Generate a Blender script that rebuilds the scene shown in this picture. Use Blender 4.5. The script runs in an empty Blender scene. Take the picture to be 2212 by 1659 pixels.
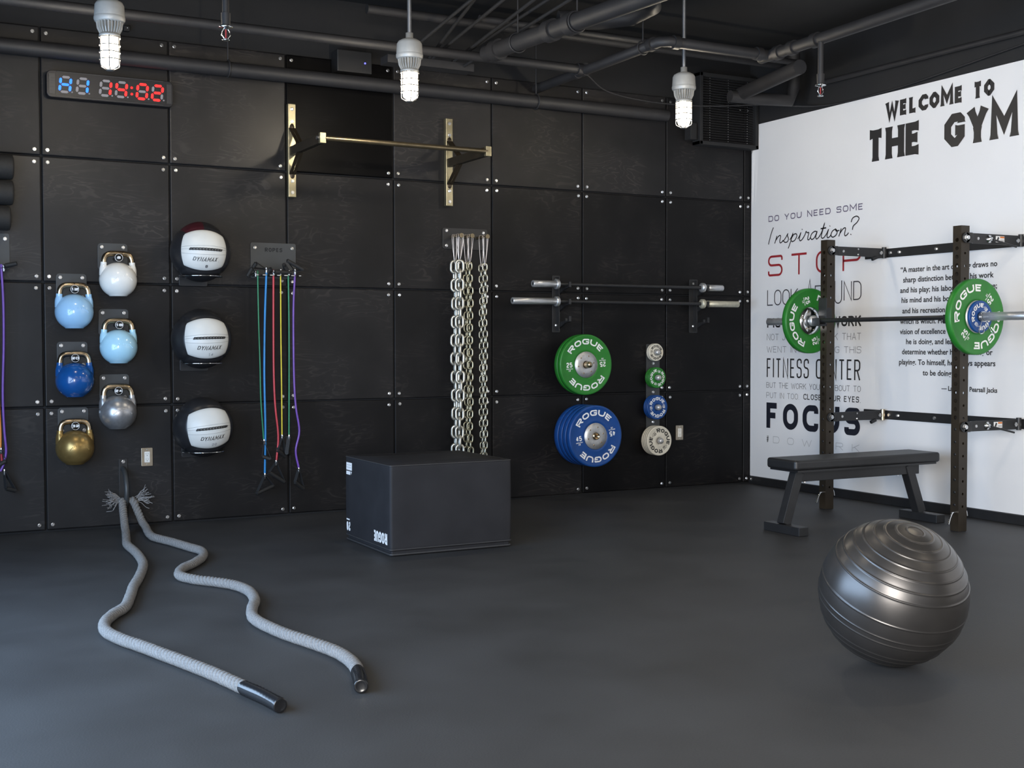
import bpy, bmesh, math, random
from mathutils import Vector, Matrix
random.seed(7)
S = bpy.context.scene
COL = S.collection
PI = math.pi
R = math.radians

# ---------------------------------------------------------------- camera
CAM = Vector((-1.0185, -7.900, 1.1407))
YAW, PITCH, ROLL, FPX = R(28.160), R(-1.8842), R(-0.098), 2658.58
FW = Vector((math.sin(YAW)*math.cos(PITCH), math.cos(YAW)*math.cos(PITCH), math.sin(PITCH)))
_r0 = Vector((math.cos(YAW), -math.sin(YAW), 0)); _u0 = _r0.cross(FW)
RT = _r0*math.cos(ROLL) + _u0*math.sin(ROLL); UP = _u0*math.cos(ROLL) - _r0*math.sin(ROLL)
cd = bpy.data.cameras.new('camera'); cam = bpy.data.objects.new('camera', cd); COL.objects.link(cam)
cd.sensor_width = 36.0; cd.lens = FPX*36.0/2212.0; cd.clip_start = 0.05; cd.clip_end = 60
cam.matrix_world = Matrix(((RT.x, UP.x, -FW.x, CAM.x), (RT.y, UP.y, -FW.y, CAM.y), (RT.z, UP.z, -FW.z, CAM.z), (0, 0, 0, 1)))
S.camera = cam

def at(px, py, Y):
    """the point of the plane y = Y seen at a pixel of the photograph"""
    d = FW + RT*((px-1106.0)/FPX) + UP*((829.5-py)/FPX)
    return CAM + d*((Y-CAM.y)/d.y)

# ---------------------------------------------------------------- world, daylight, exposure
S.view_settings.view_transform = 'Standard'; S.view_settings.look = 'None'
S.view_settings.gamma = 1.0; S.view_settings.use_curve_mapping = False
S.view_settings.exposure = 0.0
try:
    S.cycles.use_denoising = True; S.cycles.max_bounces = 6; S.cycles.sample_clamp_indirect = 4.0
    S.cycles.caustics_reflective = False; S.cycles.caustics_refractive = False
except Exception:
    pass
w = bpy.data.worlds.new('sky'); S.world = w; w.use_nodes = True
w.node_tree.nodes['Background'].inputs[0].default_value = (0.55, 0.70, 1.0, 1)
w.node_tree.nodes['Background'].inputs[1].default_value = 0.25
LAMP_POWER, JAR_GLOW = 21.0, 11.0

def area(name, loc, rot, sx, sy, power, col):
    l = bpy.data.lights.new(name, 'AREA'); l.shape = 'RECTANGLE'; l.size = sx; l.size_y = sy
    l.energy = power; l.color = col
    o = bpy.data.objects.new(name, l); COL.objects.link(o); o.location = loc; o.rotation_euler = rot
    return o
# daylight through the window of the left wall and through the shop front behind
area('daylight_left', (-1.47, -3.60, 1.10), (0, R(-90), 0), 1.7, 3.8, 210, (0.50, 0.71, 1.0))
area('daylight_shopfront', (-1.47, -8.90, 1.45), (0, R(-90), 0), 2.3, 3.4, 800, (1.0, 0.96, 0.91))
area('daylight_front', (1.2, -11.17, 1.60), (R(90), 0, 0), 5.0, 2.2, 18, (0.95, 0.97, 1.0))

# ---------------------------------------------------------------- helpers
class MB:
    def __init__(s): s.v = []; s.f = []; s.m = []; s.sm = []
    def add(s, vs, fs, mi=0, smooth=False):
        b = len(s.v); s.v += [tuple(v) for v in vs]
        for f in fs: s.f.append(tuple(i+b for i in f)); s.m.append(mi); s.sm.append(smooth)
    def box(s, c, d, rot=None, mi=0):
        x, y, z = d[0]/2, d[1]/2, d[2]/2
        vs = [Vector(p) for p in ((-x,-y,-z),(x,-y,-z),(x,y,-z),(-x,y,-z),(-x,-y,z),(x,-y,z),(x,y,z),(-x,y,z))]
        if rot is not None: vs = [rot @ p for p in vs]
        c = Vector(c)
        s.add([p+c for p in vs], [(0,3,2,1),(4,5,6,7),(0,1,5,4),(1,2,6,5),(2,3,7,6),(3,0,4,7)], mi)
        return s
    def bar(s, a, b, wd, th, upv=(0,0,1), mi=0):
        """flat bar from a to b, wd along upv, th across"""
        a, b, u = Vector(a), Vector(b), Vector(upv); d = (b-a); L = d.length; d.normalize()
        u = (u - d*u.dot(d)).normalized(); t = d.cross(u)
        s.box((a+b)/2, (L, th, wd), Matrix((d, t, u)).transposed(), mi); return s
    def tube(s, pts, r, seg=10, closed=False, caps=True, mi=0, smooth=True):
        pts = [Vector(p) for p in pts]; n = len(pts)
        rad = r if isinstance(r, (list, tuple)) else [r]*n
        prev = None; rings = []
        for i in range(n):
            if closed: t = pts[(i+1) % n]-pts[i-1]
            else: t = pts[min(i+1, n-1)]-pts[max(i-1, 0)]
            if t.length < 1e-9: t = Vector((0,0,1))
            t.normalize()
            if prev is None:
                a = Vector((0,0,1)) if abs(t.z) < .9 else Vector((1,0,0))
                nrm = (a - t*a.dot(t)).normalized()
            else:
                nrm = prev - t*prev.dot(t)
                nrm = nrm.normalized() if nrm.length > 1e-6 else Vector((1,0,0))
            prev = nrm; bn = t.cross(nrm)
            rings.append([pts[i]+(nrm*math.cos(2*PI*k/seg)+bn*math.sin(2*PI*k/seg))*rad[i] for k in range(seg)])
        vs = [p for rg in rings for p in rg]; fs = []
        for i in range(n if closed else n-1):
            a, b = i*seg, ((i+1) % n)*seg
            for k in range(seg): fs.append((a+k, a+(k+1) % seg, b+(k+1) % seg, b+k))
        s.add(vs, fs, mi, smooth)
        if caps and not closed:
            s.add(rings[0], [tuple(range(seg-1, -1, -1))], mi); s.add(rings[-1], [tuple(range(seg))], mi)
        return s
    def cyl(s, a, b, r, seg=24, mi=0, smooth=True): return s.tube([a, b], r, seg, mi=mi, smooth=smooth)
    def lathe(s, prof, M, seg=48, mi=0, smooth=True, closed=False):
        """prof: (radius, height) along local z of matrix M"""
        rings = []; vs = []; fs = []
        for (r, h) in prof:
            rings.append(len(vs))
            if r < 1e-6: vs.append(M @ Vector((0,0,h)))
            else: vs += [M @ Vector((r*math.cos(2*PI*k/seg), r*math.sin(2*PI*k/seg), h)) for k in range(seg)]
        n = len(prof)
        for i in range(n if closed else n-1):
            j = (i+1) % n; a, b = rings[i], rings[j]; ra, rb = prof[i][0] < 1e-6, prof[j][0] < 1e-6
            for k in range(seg):
                k2 = (k+1) % seg
                if ra and rb: continue
                if ra: fs.append((a, b+k2, b+k))
                elif rb: fs.append((a+k, a+k2, b))
                else: fs.append((a+k, a+k2, b+k2, b+k))
        s.add(vs, fs, mi, smooth); return s
    def prism(s, poly, mp, d0, d1, mi=0):
        """poly: 2-D outline, mp(u, v, d) -> point, between depths d0 and d1"""
        n = len(poly); vs = [mp(u, v, d0) for u, v in poly]+[mp(u, v, d1) for u, v in poly]
        fs = [tuple(range(n)), tuple(range(2*n-1, n-1, -1))]+[(i, i+n, (i+1) % n+n, (i+1) % n) for i in range(n)]
        s.add(vs, fs, mi); return s
    def hexbolt(s, p, nrm, r=.0115, h=.008, mi=0, a0=None):
        nrm = Vector(nrm).normalized(); M = Matrix.Translation(Vector(p)) @ nrm.to_track_quat('Z', 'Y').to_matrix().to_4x4()
        M = M @ Matrix.Rotation(random.random()*PI if a0 is None else a0, 4, 'Z')
        s.lathe([(r*1.12, 0), (r*1.12, h*.15), (r*.98, h*.15), (r*.98, h*.8), (r*.8, h), (0, h)], M, 6, mi, smooth=False)
        return s
    def build(s, name, mats, parent=None, bevel=0, bseg=2, normals=True, sub=0):
        me = bpy.data.meshes.new(name); me.from_pydata(s.v, [], s.f)
        if not isinstance(mats, (list, tuple)): mats = [mats]
        for m in mats: me.materials.append(m)
        me.polygons.foreach_set('material_index', s.m); me.polygons.foreach_set('use_smooth', s.sm)
        if normals:
            bm = bmesh.new(); bm.from_mesh(me); bmesh.ops.recalc_face_normals(bm, faces=bm.faces); bm.to_mesh(me); bm.free()
        me.update()
        o = bpy.data.objects.new(name, me); COL.objects.link(o)
        if parent is not None: put(o, parent)
        if bevel:
            b = o.modifiers.new('bevel', 'BEVEL'); b.width = bevel; b.segments = bseg; b.limit_method = 'ANGLE'; b.angle_limit = R(40)
        if sub:
            b = o.modifiers.new('sub', 'SUBSURF'); b.levels = sub; b.render_levels = sub
        return o

WM = {}
def put(o, parent):
    """parents o, whose mesh is written in room coordinates, under its thing"""
    pm = WM.get(parent.name, Matrix.Identity(4))
    o.parent = parent; o.matrix_basis = pm.inverted(); WM[o.name] = Matrix.Identity(4)
def thing(name, label, cat, loc=(0,0,0), group=None):
    o = bpy.data.objects.new(name, None); COL.objects.link(o); o.empty_display_size = .05
    o.location = loc; WM[o.name] = Matrix.Translation(Vector(loc))
    o['label'] = label; o['category'] = cat
    if group: o['group'] = group
    return o
def tag(o, label, cat, group=None):
    o['label'] = label; o['category'] = cat
    if group: o['group'] = group
    return o
def struct(o): o['kind'] = 'structure'; return o
def lab(o, t): o['label'] = t; return o
def dup(root, delta, label, group=None):
    r = root.copy(); COL.objects.link(r); r.location = root.location+Vector(delta); r['label'] = label
    if group: r['group'] = group
    for ch in root.children:
        c = ch.copy(); COL.objects.link(c); c.parent = r
        for g in ch.children:
            d = g.copy(); COL.objects.link(d); d.parent = c
    return r
def arc(c, r, a0, a1, n, f):
    return [f(c[0]+r*math.cos(a0+(a1-a0)*i/n), c[1]+r*math.sin(a0+(a1-a0)*i/n)) for i in range(n+1)]
def smooth_path(pts, n=8):
    P = [Vector(p) for p in pts]; P = [P[0]*2-P[1]]+P+[P[-1]*2-P[-2]]; out = []
    for i in range(1, len(P)-2):
        a, b, c, d = P[i-1:i+3]
        for k in range(n):
            t = k/n
            out.append(.5*((2*b)+(c-a)*t+(2*a-5*b+4*c-d)*t*t+(3*b-a-3*c+d)*t**3))
    out.append(P[-2]); return out
def rrect(x0, x1, z0, z1, r, n=5):
    out = []
    for cx, cz, a in ((x1-r, z1-r, 0), (x0+r, z1-r, 90), (x0+r, z0+r, 180), (x1-r, z0+r, 270)):
        out += [(cx+r*math.cos(R(a+90*i/n)), cz+r*math.sin(R(a+90*i/n))) for i in range(n+1)]
    return out
def wallmap(u, v, d): return Vector((u, -d, v))          # on the back wall: x, height, distance off the wall
XR = 5.408
def rightmap(u, v, d=0): return Vector((XR-d, -u, v))     # on the right wall: distance from the corner, height
SIDE = Matrix.Rotation(R(90), 4, 'X')                     # local z -> -y (out of the back wall)

# ---------------------------------------------------------------- materials
def mat(name, col, rough=.5, metal=0.0, noise=0.0, nscale=20, bump=0.0, bscale=200, spec=.5, coat=0, rnoise=0, emit=None, estr=0):
    m = bpy.data.materials.new(name); m.use_nodes = True; nt = m.node_tree; b = nt.nodes['Principled BSDF']
    b.inputs['Base Color'].default_value = (*col, 1); b.inputs['Roughness'].default_value = rough; b.inputs['Metallic'].default_value = metal
    b.inputs['Specular IOR Level'].default_value = spec
    if coat: b.inputs['Coat Weight'].default_value = coat; b.inputs['Coat Roughness'].default_value = .08
    tc = nt.nodes.new('ShaderNodeTexCoord')
    if noise:
        n = nt.nodes.new('ShaderNodeTexNoise'); n.inputs['Scale'].default_value = nscale; n.inputs['Detail'].default_value = 5
        nt.links.new(tc.outputs['Object'], n.inputs['Vector'])
        r = nt.nodes.new('ShaderNodeValToRGB'); nt.links.new(n.outputs['Fac'], r.inputs['Fac'])
        r.color_ramp.elements[0].position = .3; r.color_ramp.elements[1].position = .7
        r.color_ramp.elements[0].color = tuple(max(0, c*(1-noise)) for c in col)+(1,)
        r.color_ramp.elements[1].color = tuple(min(1, c*(1+noise)) for c in col)+(1,)
        nt.links.new(r.outputs['Color'], b.inputs['Base Color'])
        if rnoise:
            mr = nt.nodes.new('ShaderNodeMapRange'); nt.links.new(n.outputs['Fac'], mr.inputs['Value'])
            mr.inputs[3].default_value = max(.02, rough-rnoise); mr.inputs[4].default_value = min(1, rough+rnoise)
            nt.links.new(mr.outputs['Result'], b.inputs['Roughness'])
    if bump:
        n2 = nt.nodes.new('ShaderNodeTexNoise'); n2.inputs['Scale'].default_value = bscale; n2.inputs['Detail'].default_value = 3
        nt.links.new(tc.outputs['Object'], n2.inputs['Vector'])
        bp = nt.nodes.new('ShaderNodeBump'); bp.inputs['Strength'].default_value = bump; bp.inputs['Distance'].default_value = .002
        nt.links.new(n2.outputs['Fac'], bp.inputs['Height']); nt.links.new(bp.outputs['Normal'], b.inputs['Normal'])
    if emit: b.inputs['Emission Color'].default_value = (*emit, 1); b.inputs['Emission Strength'].default_value = estr
    return m

def plywood():
    m = bpy.data.materials.new('black_stained_plywood'); m.use_nodes = True; nt = m.node_tree; N = nt.nodes.new; L = nt.links.new
    b = nt.nodes['Principled BSDF']; tc = N('ShaderNodeTexCoord'); oi = N('ShaderNodeObjectInfo')
    off = N('ShaderNodeVectorMath'); off.operation = 'SCALE'; off.inputs[0].default_value = (13.7, 5.1, 9.3); L(oi.outputs['Random'], off.inputs['Scale'])
    add = N('ShaderNodeVectorMath'); L(tc.outputs['Object'], add.inputs[0]); L(off.outputs['Vector'], add.inputs[1])
    mp = N('ShaderNodeMapping'); mp.inputs['Scale'].default_value = (1.3, 1, 5.5); L(add.outputs['Vector'], mp.inputs['Vector'])
    n1 = N('ShaderNodeTexNoise'); n1.inputs['Scale'].default_value = 1.6; n1.inputs['Detail'].default_value = 3; n1.inputs['Distortion'].default_value = .6; L(mp.outputs['Vector'], n1.inputs['Vector'])
    wv = N('ShaderNodeMath'); wv.operation = 'MULTIPLY'; wv.inputs[1].default_value = 75; L(n1.outputs['Fac'], wv.inputs[0])
    sn = N('ShaderNodeMath'); sn.operation = 'SINE'; L(wv.outputs[0], sn.inputs[0])
    pw = N('ShaderNodeMapRange'); pw.inputs[1].default_value = .55; pw.inputs[2].default_value = 1; L(sn.outputs[0], pw.inputs['Value'])
    n2 = N('ShaderNodeTexNoise'); n2.inputs['Scale'].default_value = 3.0; n2.inputs['Detail'].default_value = 6; L(add.outputs['Vector'], n2.inputs['Vector'])
    msk = N('ShaderNodeMapRange'); msk.inputs[1].default_value = .46; msk.inputs[2].default_value = .72; L(n2.outputs['Fac'], msk.inputs['Value'])
    mu = N('ShaderNodeMath'); mu.operation = 'MULTIPLY'; L(pw.outputs['Result'], mu.inputs[0]); L(msk.outputs['Result'], mu.inputs[1])
    r = N('ShaderNodeValToRGB'); r.color_ramp.elements[0].color = (.0045, .0043, .0052, 1); r.color_ramp.elements[1].color = (.0150, .0138, .0146, 1)
    r.color_ramp.elements[0].position = .3; r.color_ramp.elements[1].position = .75; L(n2.outputs['Fac'], r.inputs['Fac'])
    mx = N('ShaderNodeMix'); mx.data_type = 'RGBA'; L(mu.outputs[0], mx.inputs['Factor']); L(r.outputs['Color'], mx.inputs[6]); mx.inputs[7].default_value = (.036, .032, .030, 1)
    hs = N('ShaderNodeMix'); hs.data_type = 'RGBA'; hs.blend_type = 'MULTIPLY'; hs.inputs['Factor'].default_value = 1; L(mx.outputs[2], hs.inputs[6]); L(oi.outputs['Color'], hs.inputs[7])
    L(hs.outputs[2], b.inputs['Base Color'])
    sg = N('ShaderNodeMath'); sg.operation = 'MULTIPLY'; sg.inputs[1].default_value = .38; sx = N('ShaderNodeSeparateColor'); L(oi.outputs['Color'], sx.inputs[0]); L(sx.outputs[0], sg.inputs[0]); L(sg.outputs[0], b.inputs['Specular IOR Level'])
    rr = N('ShaderNodeMapRange'); rr.inputs[3].default_value = .40; rr.inputs[4].default_value = .56; L(oi.outputs['Random'], rr.inputs['Value'])
    L(rr.outputs['Result'], b.inputs['Roughness'])
    bp = N('ShaderNodeBump'); bp.inputs['Strength'].default_value = .12; bp.inputs['Distance'].default_value = .002; L(mu.outputs[0], bp.inputs['Height']); L(bp.outputs['Normal'], b.inputs['Normal'])
    return m

def rubber_floor():
    m = mat('black_rubber_floor', (.037, .037, .038), .57, noise=.18, nscale=2.2, spec=.42, rnoise=.08)
    nt = m.node_tree; N = nt.nodes.new; L = nt.links.new; b = nt.nodes['Principled BSDF']
    src = b.inputs['Base Color'].links[0].from_socket
    tc = N('ShaderNodeTexCoord'); vo = N('ShaderNodeTexVoronoi'); vo.inputs['Scale'].default_value = 55; L(tc.outputs['Object'], vo.inputs['Vector'])
    lt = N('ShaderNodeMapRange'); lt.inputs[1].default_value = .09; lt.inputs[2].default_value = .04; lt.clamp = True; L(vo.outputs['Distance'], lt.inputs['Value'])
    n = N('ShaderNodeTexNoise'); n.inputs['Scale'].default_value = 9; L(tc.outputs['Object'], n.inputs['Vector'])
    g = N('ShaderNodeMapRange'); g.inputs[1].default_value = .55; g.inputs[2].default_value = .75; g.inputs[4].default_value = .5; L(n.outputs['Fac'], g.inputs['Value'])
    mu = N('ShaderNodeMath'); mu.operation = 'MULTIPLY'; L(lt.outputs['Result'], mu.inputs[0]); L(g.outputs['Result'], mu.inputs[1])
    mx = N('ShaderNodeMix'); mx.data_type = 'RGBA'; L(mu.outputs[0], mx.inputs['Factor']); L(src, mx.inputs[6]); mx.inputs[7].default_value = (.09, .09, .09, 1)
    L(mx.outputs[2], b.inputs['Base Color'])
    n3 = N('ShaderNodeTexNoise'); n3.inputs['Scale'].default_value = 140; L(tc.outputs['Object'], n3.inputs['Vector'])
    bp = N('ShaderNodeBump'); bp.inputs['Strength'].default_value = .25; bp.inputs['Distance'].default_value = .002; L(n3.outputs['Fac'], bp.inputs['Height']); L(bp.outputs['Normal'], b.inputs['Normal'])
    return m

M = {}
M['ply'] = plywood(); M['floor'] = rubber_floor()
M['black_paint'] = mat('black_wall_paint', (.010, .010, .011), .75, noise=.2, nscale=3)
M['seam'] = mat('black_backing', (.006, .006, .007), .8, noise=.1)
M['pipe'] = mat('black_painted_pipe', (.017, .0165, .018), .6, noise=.15, nscale=8)
M['conc'] = mat('black_ceiling_paint', (.006, .006, .0065), .8, noise=.25, nscale=2)
M['zinc'] = mat('zinc_bolt', (.80, .80, .80), .28, 1.0, noise=.1, nscale=60)
M['chrome'] = mat('chrome', (.80, .81, .82), .12, 1.0, noise=.04, nscale=30)
M['sleeve'] = mat('satin_chrome_sleeve', (.62, .63, .64), .36, .8, noise=.06, nscale=40)
M['wornsleeve'] = mat('dull_zinc_sleeve', (.52, .50, .40), .5, .6, noise=.12, nscale=40)
M['steel'] = mat('brushed_steel', (.58, .58, .58), .46, .75, noise=.08, nscale=50)
M['bronze'] = mat('worn_bare_steel', (.42, .33, .22), .28, 1.0, noise=.35, nscale=18, rnoise=.1)
M['rawsteel'] = mat('raw_galvanised_strut', (.40, .36, .24), .36, .9, noise=.18, nscale=9, rnoise=.1)
M['rawbar'] = mat('raw_steel_tube', (.22, .18, .115), .33, .9, noise=.2, nscale=12)
M['weld'] = mat('dark_weld', (.05, .04, .03), .4, .8, noise=.3, nscale=60)
M['blackmetal'] = mat('black_powdercoat', (.016, .016, .017), .42, .0, noise=.12, nscale=15, bump=.05, bscale=500)
M['greyplate'] = mat('dark_grey_powdercoat', (.045, .048, .050), .45, .1, noise=.1, nscale=6, bump=.05, bscale=500)
M['upright'] = mat('bronze_black_powdercoat', (.030, .022, .0135), .42, .25, noise=.25, nscale=5)
M['white'] = mat('white_enamel', (.80, .79, .75), .22, noise=.03, nscale=8, coat=.4)
M['lblue'] = mat('light_blue_enamel', (.34, .58, .83), .22, noise=.04, nscale=8, coat=.4)
M['pblue'] = mat('pale_blue_enamel', (.40, .67, .83), .22, noise=.04, nscale=8, coat=.4)
M['dblue'] = mat('royal_blue_enamel', (.008, .075, .27), .2, noise=.12, nscale=14, coat=.5)
M['silverp'] = mat('silver_enamel', (.42, .42, .43), .33, .75, noise=.08, nscale=60)
M['goldp'] = mat('gold_enamel', (.36, .24, .085), .32, .7, noise=.12, nscale=30)
M['badge'] = mat('black_badge', (.008, .008, .008), .3, noise=.05)
M['ink'] = mat('black_print', (.012, .012, .013), .5, noise=.05)
M['whiteprint'] = mat('white_print', (.82, .82, .82), .5, noise=.02)
M['vinylblack'] = mat('black_ball_vinyl', (.016, .016, .018), .36, noise=.1, nscale=12, bump=.15, bscale=60)
M['vinylred'] = mat('maroon_ball_vinyl', (.045, .008, .012), .36, noise=.1, nscale=12)
M['vinylwhite'] = mat('white_ball_vinyl', (.66, .66, .63), .42, noise=.04, nscale=10, bump=.2, bscale=40)
M['thread'] = mat('grey_thread', (.33, .33, .33), .8, noise=.05)
M['rubbergreen'] = mat('green_rubber', (.018, .175, .020), .42, noise=.08, nscale=20)
M['rubberblue'] = mat('blue_rubber', (.006, .055, .23), .42, noise=.10, nscale=20)
M['rubberwhite'] = mat('cream_rubber', (.66, .62, .52), .45, noise=.06, nscale=20)
M['rope'] = mat('grey_rope_fibre', (.20, .195, .19), .95, noise=.22, nscale=160, bump=.25, bscale=420, spec=.08)
M['fray'] = mat('grey_frayed_fibre', (.30, .29, .285), .9, noise=.2, nscale=70, spec=.1)
M['shrink'] = mat('black_shrink_tube', (.012, .012, .013), .20, noise=.1, nscale=20)
M['softbox'] = mat('black_vinyl_cover', (.022, .022, .025), .62, noise=.12, nscale=6, spec=.2, bump=.08, bscale=300)
M['piping'] = mat('black_seam_piping', (.035, .035, .037), .55, noise=.1)
M['ball'] = mat('anthracite_pearl_vinyl', (.082, .078, .076), .34, .75, noise=.08, nscale=10, rnoise=.04)
M['pad'] = mat('black_bench_vinyl', (.014, .014, .015), .42, noise=.12, nscale=14, bump=.1, bscale=260)
M['matte'] = mat('black_foam', (.014, .0135, .013), .7, noise=.2, nscale=80, bump=.4, bscale=200)
M['web'] = mat('black_webbing', (.014, .014, .015), .75, noise=.1, nscale=60)
M['plastic'] = mat('black_plastic', (.012, .012, .013), .35, noise=.05)
M['chain'] = mat('galvanised_chain', (.55, .54, .48), .38, .85, noise=.2, nscale=30, bump=.2, bscale=120)
M['chain2'] = mat('zinc_yellow_chain', (.40, .38, .28), .36, .9, noise=.2, nscale=40)
M['chain3'] = mat('zinc_chain', (.47, .45, .36), .34, .9, noise=.2, nscale=40)
M['wire'] = mat('steel_wire', (.60, .54, .50), .35, .9, noise=.1, nscale=40)
M['housing'] = mat('grey_cast_aluminium', (.50, .49, .46), .5, .3, noise=.06, nscale=20)
M['rod'] = mat('galvanised_conduit', (.42, .43, .45), .38, .9, noise=.1, nscale=30)
def jar_glass():
    m = bpy.data.materials.new('lit_frosted_jar'); m.use_nodes = True; nt = m.node_tree; nt.nodes.remove(nt.nodes['Principled BSDF'])
    tr = nt.nodes.new('ShaderNodeBsdfTransparent'); em = nt.nodes.new('ShaderNodeEmission'); ad = nt.nodes.new('ShaderNodeAddShader')
    em.inputs[0].default_value = (1.0, .88, .66, 1); em.inputs[1].default_value = JAR_GLOW
    nt.links.new(tr.outputs[0], ad.inputs[0]); nt.links.new(em.outputs[0], ad.inputs[1]); nt.links.new(ad.outputs[0], nt.nodes['Material Output'].inputs[0])
    return m
M['jar'] = jar_glass()
M['cage'] = mat('lamp_guard_wire', (.16, .15, .14), .5, .4, noise=.05)
M['banner'] = mat('white_wall_vinyl', (.79, .79, .80), .55, noise=.015, nscale=2, spec=.3)
M['outletplate'] = mat('brushed_brass_nickel', (.50, .43, .33), .35, .9, noise=.1, nscale=40)
M['ivory'] = mat('white_plastic', (.80, .78, .72), .4, noise=.02)
M['ledoff'] = mat('unlit_segment', (.26, .25, .27), .5, noise=.02)
M['ledblue'] = mat('lit_blue_segment', (.02, .1, .6), .4, noise=.01, emit=(.004, .14, 1.0), estr=2.4)
M['ledred'] = mat('lit_red_segment', (.6, .02, .02), .4, noise=.01, emit=(1.0, .012, .012), estr=2.4)
M['ledface'] = mat('smoked_display', (.005, .005, .008), .45, noise=.05)
M['ledcase'] = mat('clock_case_ends', (.035, .034, .036), .45, noise=.1)
M['bluedot'] = mat('blue_pilot_led', (.02, .02, .3), .4, noise=.01, emit=(.12, .12, 1.0), estr=3)
M['t_purple'] = mat('purple_ink', (.12, .105, .17), .5, noise=.03)
M['t_red'] = mat('red_ink', (.32, .022, .028), .5, noise=.03)
M['t_navy'] = mat('navy_ink', (.012, .014, .024), .5, noise=.03)
M['t_grey'] = mat('grey_ink', (.13, .13, .14), .5, noise=.03)
M['t_light'] = mat('light_grey_ink', (.36, .36, .37), .5, noise=.03)
M['t_dark'] = mat('dark_ink', (.022, .021, .022), .5, noise=.03)
M['t_slate'] = mat('slate_ink', (.045, .043, .05), .5, noise=.03)
for k, c in (('green', (.015, .20, .085)), ('blue', (.01, .20, .52)), ('red', (.50, .035, .05)), ('yellow', (.72, .60, .02)), ('purple', (.15, .06, .36)), ('orange', (.70, .22, .02))):
    M['tube_'+k] = mat(k+'_latex_tube', c, .35, noise=.12, nscale=25)
M['magenta'] = mat('magenta_plug', (.55, .02, .42), .4, noise=.05)
M['warn'] = mat('orange_print', (.62, .17, .02), .5, noise=.05)

# ---------------------------------------------------------------- stroke lettering
def _c(*p): return ('c', [(q+(0,))[:3] for q in p])
def _o(*p): return ('o', [(q+(0,))[:3] for q in p])
G = {
 'A': [_o((0,0),(.5,1),(1,0)), _o((.17,.32),(.83,.32))],
 'B': [_o((0,0),(0,1),(.94,1,1),(.94,.53,1),(0,.53)), _o((.3,.53),(1,.53,1),(1,0,1),(0,0))],
 'C': [_o((1,.74),(1,1,1),(0,1,1),(0,0,1),(1,0,1),(1,.26))],
 'D': [_c((0,0),(1,0,1),(1,1,1),(0,1))],
 'E': [_o((1,1),(0,1),(0,0),(1,0)), _o((0,.52),(.88,.52))],
 'F': [_o((1,1),(0,1),(0,0)), _o((0,.5),(.85,.5))],
 'G': [_o((1,.76),(1,1,1),(0,1,1),(0,0,1),(1,0,1),(1,.48),(.55,.48))],
 'H': [_o((0,0),(0,1)), _o((1,0),(1,1)), _o((0,.5),(1,.5))],
 'I': [_o((.5,0),(.5,1))],
 'J': [_o((1,1),(1,0,1),(0,0,1),(0,.28))],
 'K': [_o((0,0),(0,1)), _o((1,1),(.05,.45)), _o((.32,.61),(1,0))],
 'L': [_o((0,1),(0,0),(1,0))],
 'M': [_o((0,0),(0,1),(.5,.3),(1,1),(1,0))],
 'N': [_o((0,0),(0,1),(1,0),(1,1))],
 'O': [_c((0,0,1),(1,0,1),(1,1,1),(0,1,1))],
 'P': [_o((0,0),(0,1),(1,1,1),(1,.45,1),(0,.45))],
 'R': [_o((0,0),(0,1),(1,1,1),(1,.46,1),(0,.46)), _o((.5,.46),(1,0))],
 'S': [_o((1,.78),(1,1,1),(0,1,1),(0,.53,1),(1,.53,1),(1,0,1),(0,0,1),(0,.22))],
 'T': [_o((0,1),(1,1)), _o((.5,1),(.5,0))],
 'U': [_o((0,1),(0,0,1),(1,0,1),(1,1))],
 'V': [_o((0,1),(.5,0),(1,1))],
 'W': [_o((0,1),(.25,0),(.5,.86),(.75,0),(1,1))],
 'X': [_o((0,1),(1,0)), _o((1,1),(0,0))],
 'Y': [_o((0,1),(.5,.45),(1,1)), _o((.5,.45),(.5,0))],
 'Z': [_o((0,1),(1,1),(0,0),(1,0))],
 '0': [_c((0,0,1),(1,0,1),(1,1,1),(0,1,1))],
 '1': [_o((.2,.8),(.6,1),(.6,0))],
 '2': [_o((0,.74),(0,1,1),(1,1,1),(1,.56,1),(0,.30,1),(0,0),(1,0))],
 '3': [_o((0,.78),(0,1,1),(1,1,1),(1,.53,1),(.4,.53)), _o((.4,.53),(1,.53,1),(1,0,1),(0,0,1),(0,.22))],
 '4': [_o((.74,0),(.74,1)), _o((.70,1),(0,.27)), _o((0,.25),(1,.25))],
 '5': [_o((.95,1),(.06,1),(.03,.56),(1,.60,1),(1,0,1),(0,0,1),(0,.22))],
 '6': [_o((.95,.8),(.95,1,1),(0,1,1),(0,0,1),(1,0,1),(1,.56,1),(0,.56))],
 '7': [_o((0,1),(1,1),(.35,0))],
 '8': [_c((.05,.53,1),(.95,.53,1),(.95,1,1),(.05,1,1)), _c((0,0,1),(1,0,1),(1,.53,1),(0,.53,1))],
 '9': [_o((.05,.2),(.05,0,1),(1,0,1),(1,1,1),(0,1,1),(0,.44,1),(1,.44))],
 '#': [_o((.3,0),(.4,1)), _o((.65,0),(.75,1)), _o((.05,.33),(.98,.33)), _o((.07,.67),(1,.67))],
 '.': [_o((.5,0),(.5,.06))], "'": [_o((.5,1),(.5,.78))], '-': [_o((0,.5),(1,.5))],
}
GW = {'I': 0, '.': 0, "'": 0, '1': .6, 'L': .85, 'E': .86, 'F': .84, 'J': .8, 'M': 1.25, 'W': 1.45, ' ': .55, 'S': .92, '#': .8}
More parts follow.
